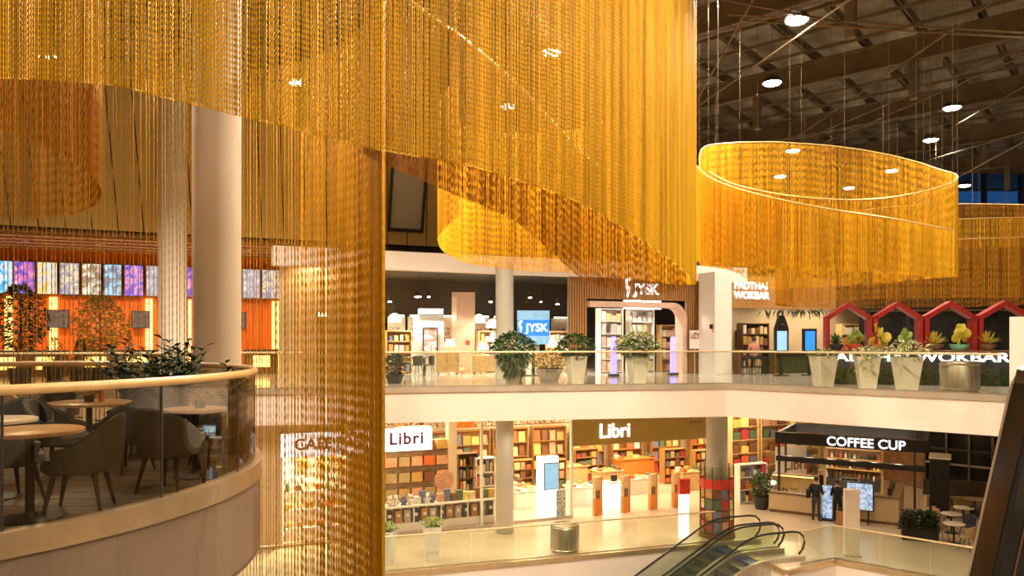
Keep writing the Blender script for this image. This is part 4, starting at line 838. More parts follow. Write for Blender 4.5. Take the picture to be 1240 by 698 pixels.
for i in range(8):
    q = F(350+random.uniform(0, 65), 2.3, random.uniform(-3.4, -2.6)); t = thing('wall_ornament', 'orange flower ornament on the white back wall of the cafe window', 'ornament', q, FA, 'flower ornaments in the cafe window')
    for a in range(6): o_ = B().ball((0, 0, 0), (.14, .03, .06), 8, 5).obj('petal', random.choice(['cover9', 'cover0', 'cover4']), t, True); o_.location = (.13*math.cos(a*PI/3), 0, .13*math.sin(a*PI/3)); o_.rotation_euler = (0, -a*PI/3, 0)
    B().ball((0, -.02, 0), .06, 8, 5).obj('centre', 'cover2', t, True)
# window display: long white shelf, bins below, goods on top, wall rack behind
ws = thing('window_shelf', 'long white display shelf inside the bookshop window', 'shelf', F(464, .45, LOW), FA); W = fx(464, 598)
B().box((W/2, 0, 1.02), (W, .7, .06)).obj('top', 'wall_white', ws); B().box((W/2, .05, .2), (W, .7, .4)).obj('plinth', 'wall_white', ws)
for k in range(5): B().box((W*k/4*.98+.03, 0, .7), (.05, .6, .6)).obj('support', 'wall_white', ws)
for i in range(13):
    q = F(464, .35, LOW+.4)+Matrix.Rotation(FA, 3, 'Z') @ Vector((.2+(W-.35)*i/12, 0, 0)); t = thing('storage_bin', ['dark', 'brown', 'grey'][i % 3]+' bin under the white window shelf, number '+['one', 'two', 'three', 'four', 'five', 'six', 'seven', 'eight', 'nine', 'ten', 'eleven', 'twelve', 'thirteen'][i]+' from the veil', 'bin', q, FA, 'bins under the window shelf')
    B().box((0, 0, .24), (.26, .4, .48), 0, .85).obj('body', ['counter_dark', 'wood_slat', 'planter_stone'][i % 3], t); B().box((0, -.2, .3), (.12, .02, .12)).obj('label_card', 'cover3', t)
def plush(q, i, mat, lab):
    t = thing('plush_toy', lab, 'toy', q, random.uniform(-.6, .6), 'plush toys on the window shelf'); B().ball((0, 0, .12), (.11, .1, .13), 10, 7).obj('body', mat, t, True); B().ball((0, -.03, .3), .085, 10, 7).obj('head', mat, t, True)
    for s in (-1, 1): B().ball((s*.07, -.02, .38), .03, 6, 5).obj('ear', mat, t, True); B().ball((s*.12, -.05, .16), (.04, .05, .06), 6, 5).obj('arm', mat, t, True); B().ball((s*.07, -.1, .04), (.04, .07, .04), 6, 5).obj('leg', mat, t, True)
for i, px in enumerate((472, 480, 489, 497, 517, 524)): plush(F(px, .35, LOW+1.05), i, ['wall_white', 'cover3', 'cover6'][i % 3], 'pale plush toy sitting on the white window shelf, '+['first', 'second', 'third', 'fourth', 'fifth', 'sixth'][i]+' from the veil')
for i, px in enumerate((505, 511, 533, 541, 549, 556, 563, 571, 579, 587, 594)):
    h = .25+.22*random.random(); tag(B().box((0, 0, h/2), (.26, .2, h)).obj('gift_box', random.choice(BK), None, False, F(px, .4, LOW+1.05), FA+random.uniform(-.3, .3)), 'coloured gift box on the white window shelf', 'box', 'gift boxes on the window shelf')
wr_ = thing('wall_rack', 'cream wall rack with rows of bags behind the window shelf', 'rack', F(464, 1.7, LOW), FA); W = fx(464, 540, 1.7)
B().box((W/2, .05, 1.7), (W, .06, 3.2)).obj('board', 'wall_warm', wr_)
for k in range(4): B().box((W/2, -.1, 1.05+.62*k), (W, .3, .04)).obj('shelf_board', 'wood_dark', wr_)
for i in range(20):
    q = F(464, 1.55, LOW)+Matrix.Rotation(FA, 3, 'Z') @ Vector((.3+(W-.5)*(i % 5)/4, 0, 1.07+.62*(i//5))); t = thing('handbag', 'bag on the cream rack behind the bookshop window', 'bag', q, FA, 'bags on the cream rack'); mt = random.choice(['cover0', 'cover1', 'cover4', 'cover2', 'cover7', 'fabric_sand'])
    B().box((0, 0, .19), (.42, .2, .36), 0, 1.1).obj('body', mt, t); B().tube([(.12*math.cos(a), -.02, .36+.12*math.sin(a)) for a in np.linspace(0, PI, 7)], .014, 5).obj('handle', mt, t)
# cream column and panel, shelf of bottles
struct(B().box((0, 0, 2.37), (.36, .36, 4.74), FA).obj('column_cream', 'wall_warm', None, False, F(546.5, 1.6, LOW)))
tag(B().box((0, 0, 0), (.75, .08, .9)).obj('hanging_panel', 'orange_panel', None, False, F(564, 2.0, -1.7), FA), 'amber hanging panel above the bottle shelf in the bookshop', 'panel')
shelving(565, 2.2, .85, 2.6, 5, 'narrow shelf of bottles and boxes right of the cream column', z0=LOW, mat='wood_dark', goods=5, glabel='small box on the narrow shelf right of the cream column', gname='small_box', gcat='box', mats=BK)
shelving(586, 2.0, .8, 2.4, 4, 'shelf of gift articles beside the gallery column in the bookshop', z0=LOW, mat='wall_white', goods=4, glabel='gift article on the shelf beside the gallery column', gname='gift_article', gcat='gift', mats=BK)
t = thing('round_sign', 'round pink sign standing on the white window shelf', 'sign', F(538, .75, LOW+1.05), FA); B().lathe([(.4, -.02), (.4, .02)], 28).obj('disc', 'cover7', t).rotation_euler = (PI/2, 0, 0); t.children[0].location = (0, 0, .75); B().rod((0, 0, 0), (0, 0, .4), .02, n=6).obj('stand', 'steel', t)
# bookcases along the back wall
for i in range(11):
    px = 476+i*47
    nm = ['first', 'second', 'third', 'fourth', 'fifth', 'sixth', 'seventh', 'eighth', 'ninth', 'tenth', 'eleventh'][i]
    shelving(px, 7.6, 1.85, 2.9, 4, 'tall wooden bookcase on the far bookshop wall, '+nm+' from the veil side', z0=LOW, mat='wood_slat', depth=.4, name='bookcase', group='bookcases on the far wall', goods=4, glabel='book on the '+nm+' bookcase of the far bookshop wall', gname='book', gcat='book', mats=BK, face=True)
# upper picture band above the bookcases
bands('mural_print', [(.5, .25, .08), (.85, .62, .3), (.2, .08, .04), (.8, .75, .6), (.6, .2, .08), (.15, .12, .1)], 2.6, detail=6)
for i in range(6): px = 490+i*84; p = F(px, 8.2, LOW+3.0); tag(B().box((0, 0, .75), (3.3, .05, 1.5)).obj('wall_banner', 'mural_print', None, False, p, FA), 'printed picture banner above the bookcases, '+['first', 'second', 'third', 'fourth', 'fifth', 'sixth'][i]+' from the veil side', 'banner', 'banners above the bookcases')
# display tables with books
def display_table(px, off, W, D, H, label, mat, nb=6):
    p = F(px, off, LOW); t = thing('display_table', label, 'table', p, FA, 'display tables in the bookshop'); B().box((0, 0, H-.03), (W, D, .06)).obj('top', mat, t); B().box((0, 0, H/2-.05), (W*.9, D*.85, H-.1)).obj('body', mat, t)
    for i in range(nb):
        s = .04+.14*random.random(); q = p+Matrix.Rotation(FA, 3, 'Z') @ Vector((-W/2+.2+(W-.4)*(i % (nb//2))/max(nb//2-1, 1), -.2+.4*(i//(nb//2)), H))
        ob = bpy.data.objects.new('book_pile', None) if False else None
        me = CUBE.setdefault('bk%d' % (i % 10), B().box((0, 0, .5), (1, 1, 1)).mesh('book', 'cover%d' % (i % 10))); o_ = bpy.data.objects.new('book', me); C.objects.link(o_); o_.location = q; o_.scale = (.2, .28, s); o_.rotation_euler.z = FA+random.uniform(-.2, .2)
        tag(o_, CN['cover%d' % (i % 10)]+' book lying on the '+label.replace(' of books', ''), 'book', 'books on display tables')
for a in ((640, 2.6, 1.6, .8, .8, 'white table of books right of the gallery column', 'wall_white'), (612, 4.2, 1.6, .8, .85, 'cream table of books behind the gallery column', 'wall_warm'), (705, 2.2, 1.5, .9, .85, 'white table of books just inside the bookshop entrance', 'wall_white'), (735, 4.6, 1.4, .9, 1.0, 'wooden table of books behind the glowing block', 'wood_light'), (775, 3.4, 1.6, .8, .75, 'low white table of books between the orange gates', 'wall_white'), (768, 6, 2.2, .8, 1.25, 'tall amber counter of books in the middle of the bookshop', 'orange_panel'), (835, 3.2, 1.4, .8, .9, 'wooden table of books left of the magazine carousel', 'wood_light'), (690, 6, 1.8, .8, 1.1, 'wooden table of books deep in the bookshop', 'wood_light')): display_table(*a)
for i, (px, off, n) in enumerate(((628, 4.8, 'right of the gallery column'), (668, 4.2, 'behind the white pylon'), (708, 6.9, 'left of the amber counter'), (815, 5.0, 'right of the amber counter'), (852, 4.0, 'left of the carousel'))):
    shelving(px, off, 1.3, 1.75, 4, 'freestanding dark rack of boxed games '+n, z0=LOW, mat='wood_slat', goods=4, name='game_rack', group='game racks in the bookshop', glabel='boxed game on the rack '+n, gname='boxed_game', gcat='box', mats=BK)
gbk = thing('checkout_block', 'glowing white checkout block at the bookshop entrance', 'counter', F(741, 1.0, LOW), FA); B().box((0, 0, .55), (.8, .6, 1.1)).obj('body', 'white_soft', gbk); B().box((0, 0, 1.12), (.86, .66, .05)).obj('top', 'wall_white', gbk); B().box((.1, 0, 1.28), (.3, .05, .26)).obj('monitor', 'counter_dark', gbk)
# info pylon
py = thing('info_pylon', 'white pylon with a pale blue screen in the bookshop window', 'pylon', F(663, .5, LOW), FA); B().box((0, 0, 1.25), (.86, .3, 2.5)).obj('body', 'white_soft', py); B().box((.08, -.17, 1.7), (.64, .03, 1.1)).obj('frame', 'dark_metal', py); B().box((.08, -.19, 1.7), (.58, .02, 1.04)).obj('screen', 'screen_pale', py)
bands('card_print', [(.8, .8, .78), (.3, .35, .35), (.75, .78, .8), (.2, .25, .3)], 9); tag(B().box((0, 0, .55), (.42, .04, 1.1)).obj('leaflet_stand', 'card_print', None, False, F(679, .35, LOW), FA), 'tall leaflet stand right of the white pylon', 'leaflet stand')
# security gates
for i, (px, s) in enumerate(((723, 1.58), (757, 1.55), (790, 1.52), (818, 1.5))):
    t = thing('security_gate', 'orange and cream security pillar at the bookshop entrance, '+['nearest the pale post', 'beside the glowing block', 'third from the pale post', 'behind the red stand'][i], 'security gate', F(px, -.05, LOW), FA+.35, 'security pillars at the bookshop'); B().box((0, 0, s*.22), (.4, .14, s*.44)).obj('foot_panel', 'orange_panel', t); B().box((0, 0, s*.72), (.4, .14, s*.56)).obj('top_panel', 'wood_light', t); B().box((-.03, -.08, s*.55), (.24, .02, .34)).obj('emblem', 'wood_dark', t); B().box((.23, 0, s*.5), (.06, .16, s)).obj('edge', 'orange_panel', t)
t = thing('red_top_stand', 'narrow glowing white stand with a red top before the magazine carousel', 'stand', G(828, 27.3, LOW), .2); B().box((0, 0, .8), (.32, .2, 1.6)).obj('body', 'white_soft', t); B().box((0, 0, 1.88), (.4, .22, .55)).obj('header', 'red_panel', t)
# magazine carousel round the column
c = G(868, 27.5); mc = thing('magazine_carousel', 'round magazine rack with a red header wrapped around the column', 'magazine rack', (c.x, c.y, LOW))
B().lathe([(.66, 0), (.66, .12), (.62, .14)], 28).obj('base', 'wood_dark', mc, True)
for k in range(12):
    a = 2*PI*k/12; B().rod((.62*math.cos(a), .62*math.sin(a), .1), (.62*math.cos(a), .62*math.sin(a), 2.65), .022, n=6).obj('post', 'wood_dark', mc)
    o_ = B().box((.6, 0, 2.0), (.02, .3, .34)).obj('header', 'red_panel', mc); o_.rotation_euler.z = a+PI/12
    for z in range(4):
        o_ = B().box((.56, 0, .45+.4*z), (.03, .26, .34)).obj('magazine', random.choice(BK), mc); o_.rotation_euler.z = a+PI/12
B().lathe([(.62, 2.22), (.63, 2.6), (.61, 2.65), (.6, 2.3)], 28).obj('clear_band', 'glass_esc', mc, True)
# planters on the lower floor
tall_planter(G(469, 24.0, LOW), 'white planter with low grass at the sheer veil on the lower floor', 'leaf_light', 1.1, .5, .3, .28, 220, (.16, .05), group='lower floor planters', potmat='wall_white'); tall_planter(G(523, 24.4, LOW), 'white planter with bright green grass before the bookshop window', 'leaf_light', 1.15, .56, .34, .3, 260, (.16, .05), group='lower floor planters', potmat='wall_white')
# ---------------------------------------------------------------- bookshop corner right of the column
shelving(909, -.6, 1.5, 1.75, 3, 'white lit shelf of books right of the magazine carousel', z0=LOW, mat='wall_white', depth=.4, name='bookcase', goods=6, glabel='book on the white shelf right of the carousel', gname='book', gcat='book', mats=BK)
for i, px in enumerate((900, 935, 975)): shelving(px, 4.0, 1.7, 4.2, 6, 'tall bookcase behind the coffee kiosk, '+['nearest the column', 'middle one', 'farthest from the column'][i], z0=LOW, mat='wood_light', depth=.4, name='bookcase', group='bookcases behind the kiosk', goods=3, glabel='book on the tall bookcase behind the kiosk, '+['nearest the column', 'middle one', 'farthest from the column'][i], gname='book', gcat='book', mats=BK)
lg = thing('lettered_glass', 'pale glass screen with dark lettering behind the pastry case', 'glass screen', F(958, .5, LOW), FA); B().box((0, 0, 1.1), (1.9, .03, 2.2)).obj('pane', 'planter_cream', lg); text('Libri', .75, 'sign_brown', lg, (.25, -.03, 1.3), ext=.006, bold=.01)
pot_tree(G(922, 31.9, LOW), 'green potted plant left of the pastry case', 1.5, .4, 'leaf', n=300, leafsize=(.25, .1), group='lower floor plants', clear=.4)
# ---------------------------------------------------------------- coffee kiosk
KO = Vector((10.9, 31.4, LOW)); KA = math.atan2(-2.5, 4.2); KR = Matrix.Rotation(KA, 3, 'Z')
def K(x, y, z=0): return KO+KR @ Vector((x, y, z))
kc = thing('kiosk_counter', 'tan kiosk counter with dark worktop under the coffee sign', 'counter', KO, KA)
def cbox(x0, x1, y0, y1, h=1.05):
    B().bbox(x0, x1, y0, y1, .12, h).obj('front_panel', 'counter_tan', kc); B().bbox(x0+.03, x1-.03, y0+.04, y1-.03, 0, .12).obj('plinth', 'wood_dark', kc); B().bbox(x0-.03, x1+.03, y0-.05, y1+.05, h, h+.05).obj('worktop', 'wood_dark', kc)
cbox(0, 1.95, 0, .75, .8); cbox(2.0, 4.9, 0, .7); cbox(4.2, 4.9, .75, 3.6)
pc = thing('pastry_case', 'glass pastry case full of cakes at the left of the coffee kiosk', 'display case', K(0, 0, .85), KA)
B().bbox(.05, 1.9, .05, .7, 0, .05).obj('tray', 'wall_white', pc); B().bbox(.05, 1.9, .66, .7, .05, .7).obj('back_panel', 'wood_light', pc); B().bbox(.05, 1.9, .38, .68, .7, .74).obj('top', 'wood_dark', pc)
B().add([(.05, .03, .05), (1.9, .03, .05), (1.9, .38, .72), (.05, .38, .72), (.05, .045, .05), (1.9, .045, .05), (1.9, .395, .72), (.05, .395, .72)], [(0, 1, 2, 3), (7, 6, 5, 4), (0, 4, 5, 1), (1, 5, 6, 2), (2, 6, 7, 3), (3, 7, 4, 0)]).obj('glass', 'glass_clear', pc)
for s in (.05, 1.9): B().plate([(0, 0), (.01, 0)], 0, 0) if False else B().rod((s, .04, .05), (s, .38, .72), .012, n=5).obj('edge', 'steel', pc)
B().bbox(.1, 1.85, .3, .34, .66, .69).obj('lamp_strip', 'warm_strip', pc)
for i in range(22):
    q = K(.2+.16*(i % 11), .18+.25*(i//11), .905); tag(B().lathe([(.05, 0), (.06, .03), (.05, .08), (.01, .1)], 8).obj('cake', random.choice(['cake', 'cover7', 'cover3', 'cover2']), None, True, q), 'small round cake inside the glass pastry case', 'cake', 'cakes in the pastry case')
cn = thing('kiosk_canopy', 'dark canopy with white lit lettering over the coffee kiosk', 'canopy', KO, KA)
B().bbox(.3, 5.9, -.2, .0, 2.95, 3.42).obj('fascia', 'black', cn); B().bbox(5.7, 5.9, .0, 3.8, 2.95, 3.42).obj('fascia', 'black', cn); B().bbox(.3, .45, .0, 3.8, 3.0, 3.4).obj('fascia', 'black', cn); B().bbox(.3, 5.9, 3.7, 3.8, 3.0, 3.4).obj('fascia', 'black', cn); B().bbox(.3, 5.8, -.1, .05, 2.2, 2.42).obj('lower_beam', 'black', cn)
for x, y in ((.4, .0), (2.2, 0), (4.3, .1), (5.3, 3.6), (0, 3.6)): B().box((x, y+.1, 1.66), (.09, .09, 3.3)).obj('post', 'wood_light' if x in (4.3, 2.2) else 'dark_metal', cn)
text('COFFEE CUP', .5, 'white_lit', cn, (3.72, -.23, 3.17), bold=.008)
for i in range(6):
    q = K(.5+i*.85, 1.8, 2.9); t = thing('kiosk_pendant', 'small glowing pendant lamp inside the coffee kiosk', 'lamp', q, 0, 'pendants in the kiosk'); B().lathe([(.12, 0), (.1, .12), (.02, .18)], 12).obj('lamp_shade', 'warm_lamp', t, True); B().rod((0, 0, .18), (0, 0, .4), .01, n=5).obj('cord', 'black', t); lamp('POINT', (0, 0, -.12), 18, WARM2, .1, parent=t)
bb = thing('kiosk_back_bar', 'dark back bar with lit bottle shelves in the coffee kiosk', 'back bar', K(0, 3.2), KA); B().bbox(1.7, 4.1, 0, .5, 0, 1.1).obj('cabinet', 'counter_dark', bb); B().bbox(1.7, 4.1, .45, .5, 1.1, 2.7).obj('back_board', 'wood_dark', bb)
for z in (1.5, 1.95, 2.4): B().bbox(1.7, 4.1, .15, .45, z, z+.04).obj('shelf_board', 'wood_light', bb)
for i in range(36):
    z = (1.1, 1.54, 1.99)[i//12]; q = K(1.83+.19*(i % 12)+random.uniform(-.02, .02), 3.5, z); h = random.uniform(.2, .34); tag(B().lathe([(.045, 0), (.05, .02), (.05, h*.6), (.02, h*.75), (.02, h)], 8).obj('bottle', (bm_ := random.choice(['cover5', 'cover2', 'cover0', 'cover9', 'cover3', 'black'])), None, True, q), CN[bm_]+' bottle on the '+['lowest', 'middle', 'top'][i//12]+' back bar shelf of the coffee kiosk', 'bottle', 'bottles on the kiosk back bar')
em = thing('espresso_machine', 'steel espresso machine on the kiosk counter', 'coffee machine', K(3.1, .4, 1.1), KA+PI); B().box((0, 0, .28), (.75, .45, .42)).obj('body', 'steel', em); B().box((0, 0, .03), (.75, .5, .06)).obj('drip_tray', 'dark_metal', em); B().box((0, 0, .52), (.6, .35, .06)).obj('cup_rail', 'dark_metal', em)
for x in (-.2, .2): B().rod((x, .25, .22), (x, .42, .2), .02, n=6).obj('handle', 'black', em)
for i, (x, y, s) in enumerate(((2.35, .3, .3), (3.9, .3, .35), (4.55, .5, .4), (4.55, 1.3, .35), (4.55, 2.1, .45))):
    t = thing('coffee_grinder', 'dark coffee grinder on the kiosk worktop, '+['left of the espresso machine', 'right of the espresso machine', 'at the counter corner', 'on the side counter', 'at the end of the side counter'][i], 'grinder', K(x, y, 1.1), KA, 'grinders on the kiosk'); B().box((0, 0, s*.35), (.16, .2, s*.7)).obj('body', 'dark_metal', t); B().lathe([(.05, s*.7), (.1, s*1.15), (.1, s*1.2), (.02, s*1.22)], 12).obj('hopper', 'glass_esc', t, True)
bands('menu_print', [(.5, .65, .85), (.08, .18, .4), (.75, .85, .95), (.15, .3, .6), (.6, .75, .4)], 5, emit=.9, const=False)
mn = thing('menu_screen', 'tilted lit menu screen hanging before the kiosk counter', 'menu screen', K(3.55, -.42, .55), KA); B().box((0, 0, .55), (1.0, .07, 1.1)).obj('casing', 'black', mn); B().box((0, -.04, .55), (.92, .02, 1.02)).obj('screen', 'menu_print', mn)
for s in (-.3, .3): B().box((s, .03, -.25), (.05, .05, .6)).obj('leg', 'black', mn)
mn2 = thing('menu_stand', 'narrow lit menu stand beside the standing customer', 'menu stand', K(2.35, -.4, 0), KA); B().box((0, 0, .75), (.35, .05, 1.3)).obj('panel', 'menu_print', mn2); B().box((0, 0, .04), (.4, .3, .08)).obj('foot', 'black', mn2)
kd = thing('dark_cabinet', 'tall dark cabinet with a pale top at the right end of the kiosk', 'cabinet', K(5.95, 2.6), KA); B().box((.3, .5, 1.2), (.7, 1.4, 2.4)).obj('body', 'black', kd); B().box((.3, .5, 2.43), (.8, 1.5, .06)).obj('top', 'planter_cream', kd); B().box((-.07, .5, 1.2), (.02, .6, 2.2)).obj('door', 'counter_dark', kd)
t = thing('brown_stool', 'brown drum stool in front of the kiosk counter', 'stool', K(3.0, -1.0), 0); B().lathe([(.22, 0), (.24, .1), (.24, .55), (.2, .6), (.01, .6)], 18).obj('body', 'wood_slat', t, True); B().lathe([(.21, .6), (.22, .64), (.01, .66)], 18).obj('cushion', 'leg_dark', t, True)
tt = thing('white_totem', 'plain white totem standing at the corner of the lower glass balustrade', 'totem', G(1031, 25.0, LOW), -.2); B().box((0, 0, 1.13), (.46, .3, 2.2)).obj('body', 'fascia_cream', tt); B().box((0, 0, .02), (.55, .4, .04)).obj('foot', 'steel', tt)
# seating
tb = [(1155, 26.4), (1152, 27.9), (1167, 28.9), (1180, 30.5)]
for i, (px, Y) in enumerate(tb): round_table('cafe_table', 'small pale cafe table, '+['nearest the hedge planter', 'second from the hedge planter', 'third from the hedge planter', 'farthest, before the bench'][i], G(px, Y, LOW), .36, .74, 'tabletop_pale', 'dark_metal', 'cafe tables by the kiosk')
for i, (px, Y, rz, m, l) in enumerate(((1139, 26.9, 1.6, 'fabric_sand', 'sand coloured shell chair left of the nearest cafe table'), (1171, 25.6, -2.6, 'fabric_sand', 'sand coloured shell chair before the nearest cafe table'), (1172, 27.2, -1.3, 'fabric_navy', 'dark shell chair right of the nearest cafe table'), (1138, 28.6, 1.3, 'fabric_sand', 'sand coloured shell chair left of the second cafe table'), (1178, 28.6, -1.4, 'fabric_navy', 'dark shell chair right of the third cafe table'), (1160, 30.2, 1.0, 'fabric_sand', 'sand coloured shell chair left of the farthest cafe table'))):
    c0 = chair_simple('cafe_chair', l, G(px, Y, LOW), rz, m, 'leg_dark', 'shell chairs by the kiosk')
bn = thing('cafe_bench', 'long upholstered bench along the dark glass behind the cafe tables', 'bench', G(1163, 32.2, LOW), -.25); B().box((0, 0, .22), (2.8, .6, .44)).obj('seat', 'fabric_sand', bn); B().box((0, .3, .7), (2.8, .14, .8)).obj('backrest', 'fabric_taupe', bn)
hp = thing('hedge_planter', 'dark box planter with leafy hedge beside the cafe tables', 'planter', G(1113, 26.9, LOW), -.35); B().box((0, 0, .25), (1.15, .4, .5)).obj('box', 'black', hp); b = B()
for i in range(900): b.leaf((random.uniform(-.6, .6), random.uniform(-.22, .22), random.uniform(.35, 1.05)), (random.uniform(-1, 1), random.uniform(-1, .6), random.uniform(-.3, .8)), .16, .09)
b.obj('foliage', 'leaf_dark', hp)
dg = struct(B().prism([G(1120, 36, LOW), G(1330, 31, LOW), G(1330, 31.3, LOW), G(1120, 36.3, LOW)], LOW, -1.05).obj('wall_dark_glass', 'night_glass_wall'))
a, b_ = G(1120, 35.9), G(1330, 30.9); m = (a+b_)/2; rz = math.atan2(b_.y-a.y, b_.x-a.x)
for z in (LOW+1.4, LOW+2.1, LOW+2.9): B().box((m.x, m.y, z), ((b_-a).length, .1, .09), rz).obj('transom', 'steel' if z < LOW+2 else 'dark_metal', dg)
for k in range(8): q = a+(b_-a)*k/7; B().box((q.x, q.y, (LOW-1.05)/2), (.1, .1, -1.05-LOW), rz).obj('mullion', 'cable', dg)
struct(B().prism([F(1010, 5), G(1120, 36), G(1125, 36.3), F(1015, 5.3)], LOW, -1.05).obj('wall_kiosk_back', 'wood_dark'))
# ================================================================ seating on the round platform
def tub_chair(label, loc, rz, fab, group='tub chairs on the platform'):
    t = thing('tub_chair', label, 'chair', loc, rz, group)
    vs = []; fs = []; n = 25
    for i in range(n):
        a = R(-28+236*i/(n-1)); s = max(0, math.sin(a)); e = min(i, n-1-i)/4.0; e = min(1, e)
        hh = (.60+.24*s**1.3)*1.0-.04*(1-e); ro = .31+.025*s; ri = ro-.055
        for r, z in ((ro-.035, .36), (ro, .5), (ro+.012, hh-.02), (ro-.012, hh), (ri, hh-.015), (ri-.005, .44), (ri-.01, .36)): vs.append((r*math.cos(a), r*math.sin(a)*1.02, z))
    m = 7
    for i in range(n-1):
        for k in range(m): fs.append((i*m+k, i*m+(k+1) % m, (i+1)*m+(k+1) % m, (i+1)*m+k))
    fs += [tuple(range(m-1, -1, -1)), tuple((n-1)*m+k for k in range(m))]
    B().add(vs, fs).obj('backrest', fab, t, True)
    B().lathe([(.02, .335), (.24, .34), (.275, .37), (.28, .43), (.25, .465), (.02, .47)], 26, (0, -.02, 0)).obj('seat', fab, t, True)
    for sx in (-1, 1):
        for sy in (-1, 1): B().rod((.16*sx, .15*sy, .36), (.225*sx, .22*sy, 0), .026, .014, 8).obj('leg', 'leg_dark', t, True)
    B().tube([((.305+.025*max(0, math.sin(a)))*math.cos(a), (.305+.025*max(0, math.sin(a)))*math.sin(a)*1.02, .60+.24*max(0, math.sin(a))**1.3+.0) for a in np.linspace(R(-20), R(200), 22)], .009, 5).obj('piping', 'fabric_taupe', t, True)
    return t
tub_chair('grey tub chair right of the nearest round table', G(97, 6.42), R(-75), 'fabric_grey')
tub_chair('grey tub chair at the left frame edge beside the nearest table', G(8, 6.75), R(150), 'fabric_grey')
tub_chair('taupe tub chair seen from behind, nearest the curved glass', G(207, 7.3), R(170), 'fabric_taupe')
tub_chair('taupe tub chair between the small table and the pale column', G(262, 8.75), R(-100+60), 'fabric_taupe')
tub_chair('navy tub chair right of the middle table', G(150, 8.35), R(-110), 'fabric_navy')
tub_chair('grey tub chair left of the middle table', G(72, 8.1), R(95), 'fabric_grey')
tub_chair('navy tub chair behind the nearest table at the left', G(22, 7.9), R(20), 'fabric_navy')
tub_chair('grey tub chair behind the middle table', G(160, 9.7), R(-20), 'fabric_grey')
tub_chair('pale grey tub chair near the back rail at the left', G(67, 10.9), R(10), 'fabric_taupe')
tub_chair('sand grey tub chair at the left edge near the back rail', G(5, 9.6), R(60), 'fabric_sand')
T1 = G(36, 6.12); round_table('round_table', 'round wooden table nearest the viewer behind the curved glass', T1, .40, .74, 'tabletop', 'dark_metal', 'round tables on the platform')
round_table('round_table', 'round pale table at the left frame edge', G(-8, 6.95), .36, .74, 'tabletop_pale', 'dark_metal', 'round tables on the platform')
T3 = G(237, 8.05); round_table('round_table', 'small round table before the pale column', T3, .32, .74, 'tabletop', 'dark_metal', 'round tables on the platform')
T4 = G(108, 8.85); round_table('round_table', 'round wooden table in the middle of the platform', T4, .46, .74, 'tabletop', 'dark_metal', 'round tables on the platform')
def tabledeco(q, label, leaf):
    t = thing('table_plant', label, 'table plant', q); B().lathe([(.05, 0), (.06, .08), (.055, .08)], 12).obj('pot', 'dark_metal', t, True); foliage(120, .11, .14, .06, .06, .03, leaf, t)
tabledeco(T3+Vector((.05, 0, .74)), 'small dry plant on the table before the pale column', 'leaf_orange'); tabledeco(T4+Vector((0, 0, .74)), 'small plant on the middle table', 'leaf_orange')
t = thing('sauce_bottle', 'slim brown bottle on the middle table', 'bottle', T4+Vector((.12, .05, .74))); B().lathe([(.03, 0), (.032, .12), (.012, .17), (.012, .21)], 12).obj('body', 'cover0', t, True); B().lathe([(.014, .21), (.014, .23), (.01, .23)], 10).obj('cap', 'cover9', t)
# leafy plants at the back of the platform
def leafy(loc, label, h, r, n):
    t = thing('leafy_plant', label, 'potted plant', loc, random.random(), 'leafy plants at the back of the platform')
    B().lathe([(.18, 0), (.24, .4), (.24, .44), (.2, .44)], 18).obj('pot', 'pot_dark', t, True)
    b = B(); lf = B()
    for i in range(n):
        a = i*2.4; rr = r*random.uniform(.25, 1); zt = h*random.uniform(.6, 1.0); pts = [Vector((.05*math.cos(a), .05*math.sin(a), .4)), Vector((rr*.4*math.cos(a), rr*.4*math.sin(a), .4+(zt-.4)*.6)), Vector((rr*math.cos(a), rr*math.sin(a), zt))]
        b.tube(pts, [.012, .009, .004], 5)
        for k in range(11):
            u = .25+.75*k/10; p = pts[0].lerp(pts[1], u*2) if u < .5 else pts[1].lerp(pts[2], u*2-1); d = (pts[2]-pts[1]).normalized(); sd = d.cross(Vector((0, 0, 1))).normalized()*(1 if k % 2 else -1)
            lf.leaf(p, sd+d*.6, .16, .075, .1)
    b.obj('stem', 'leaf', t); lf.obj('foliage', 'leaf_dark', t)
leafy(G(203, 9.6), 'large dark leafy plant left of the pale column', 1.5, .6, 34); leafy(G(160, 10.7), 'dark leafy plant beside the larger one near the back rail', 1.38, .5, 24); leafy(G(222, 10.8), 'dark leafy plant just left of the pale column', 1.4, .3, 18); leafy(G(286, 9.7), 'small leafy plant right of the pale column by the handrail', 1.22, .2, 12)
t = thing('lit_card', 'small lit pale blue card stand on the floor beside the small table', 'card stand', G(254, 7.9, .0), 0); B().rod((0, 0, 0), (0, 0, .48), .01, n=6).obj('stem', 'dark_metal', t); B().lathe([(.1, 0), (.1, .015), (.01, .02)], 14).obj('foot', 'dark_metal', t); B().box((0, -.01, .53), (.13, .02, .07)).obj('card', 'screen_pale', t)
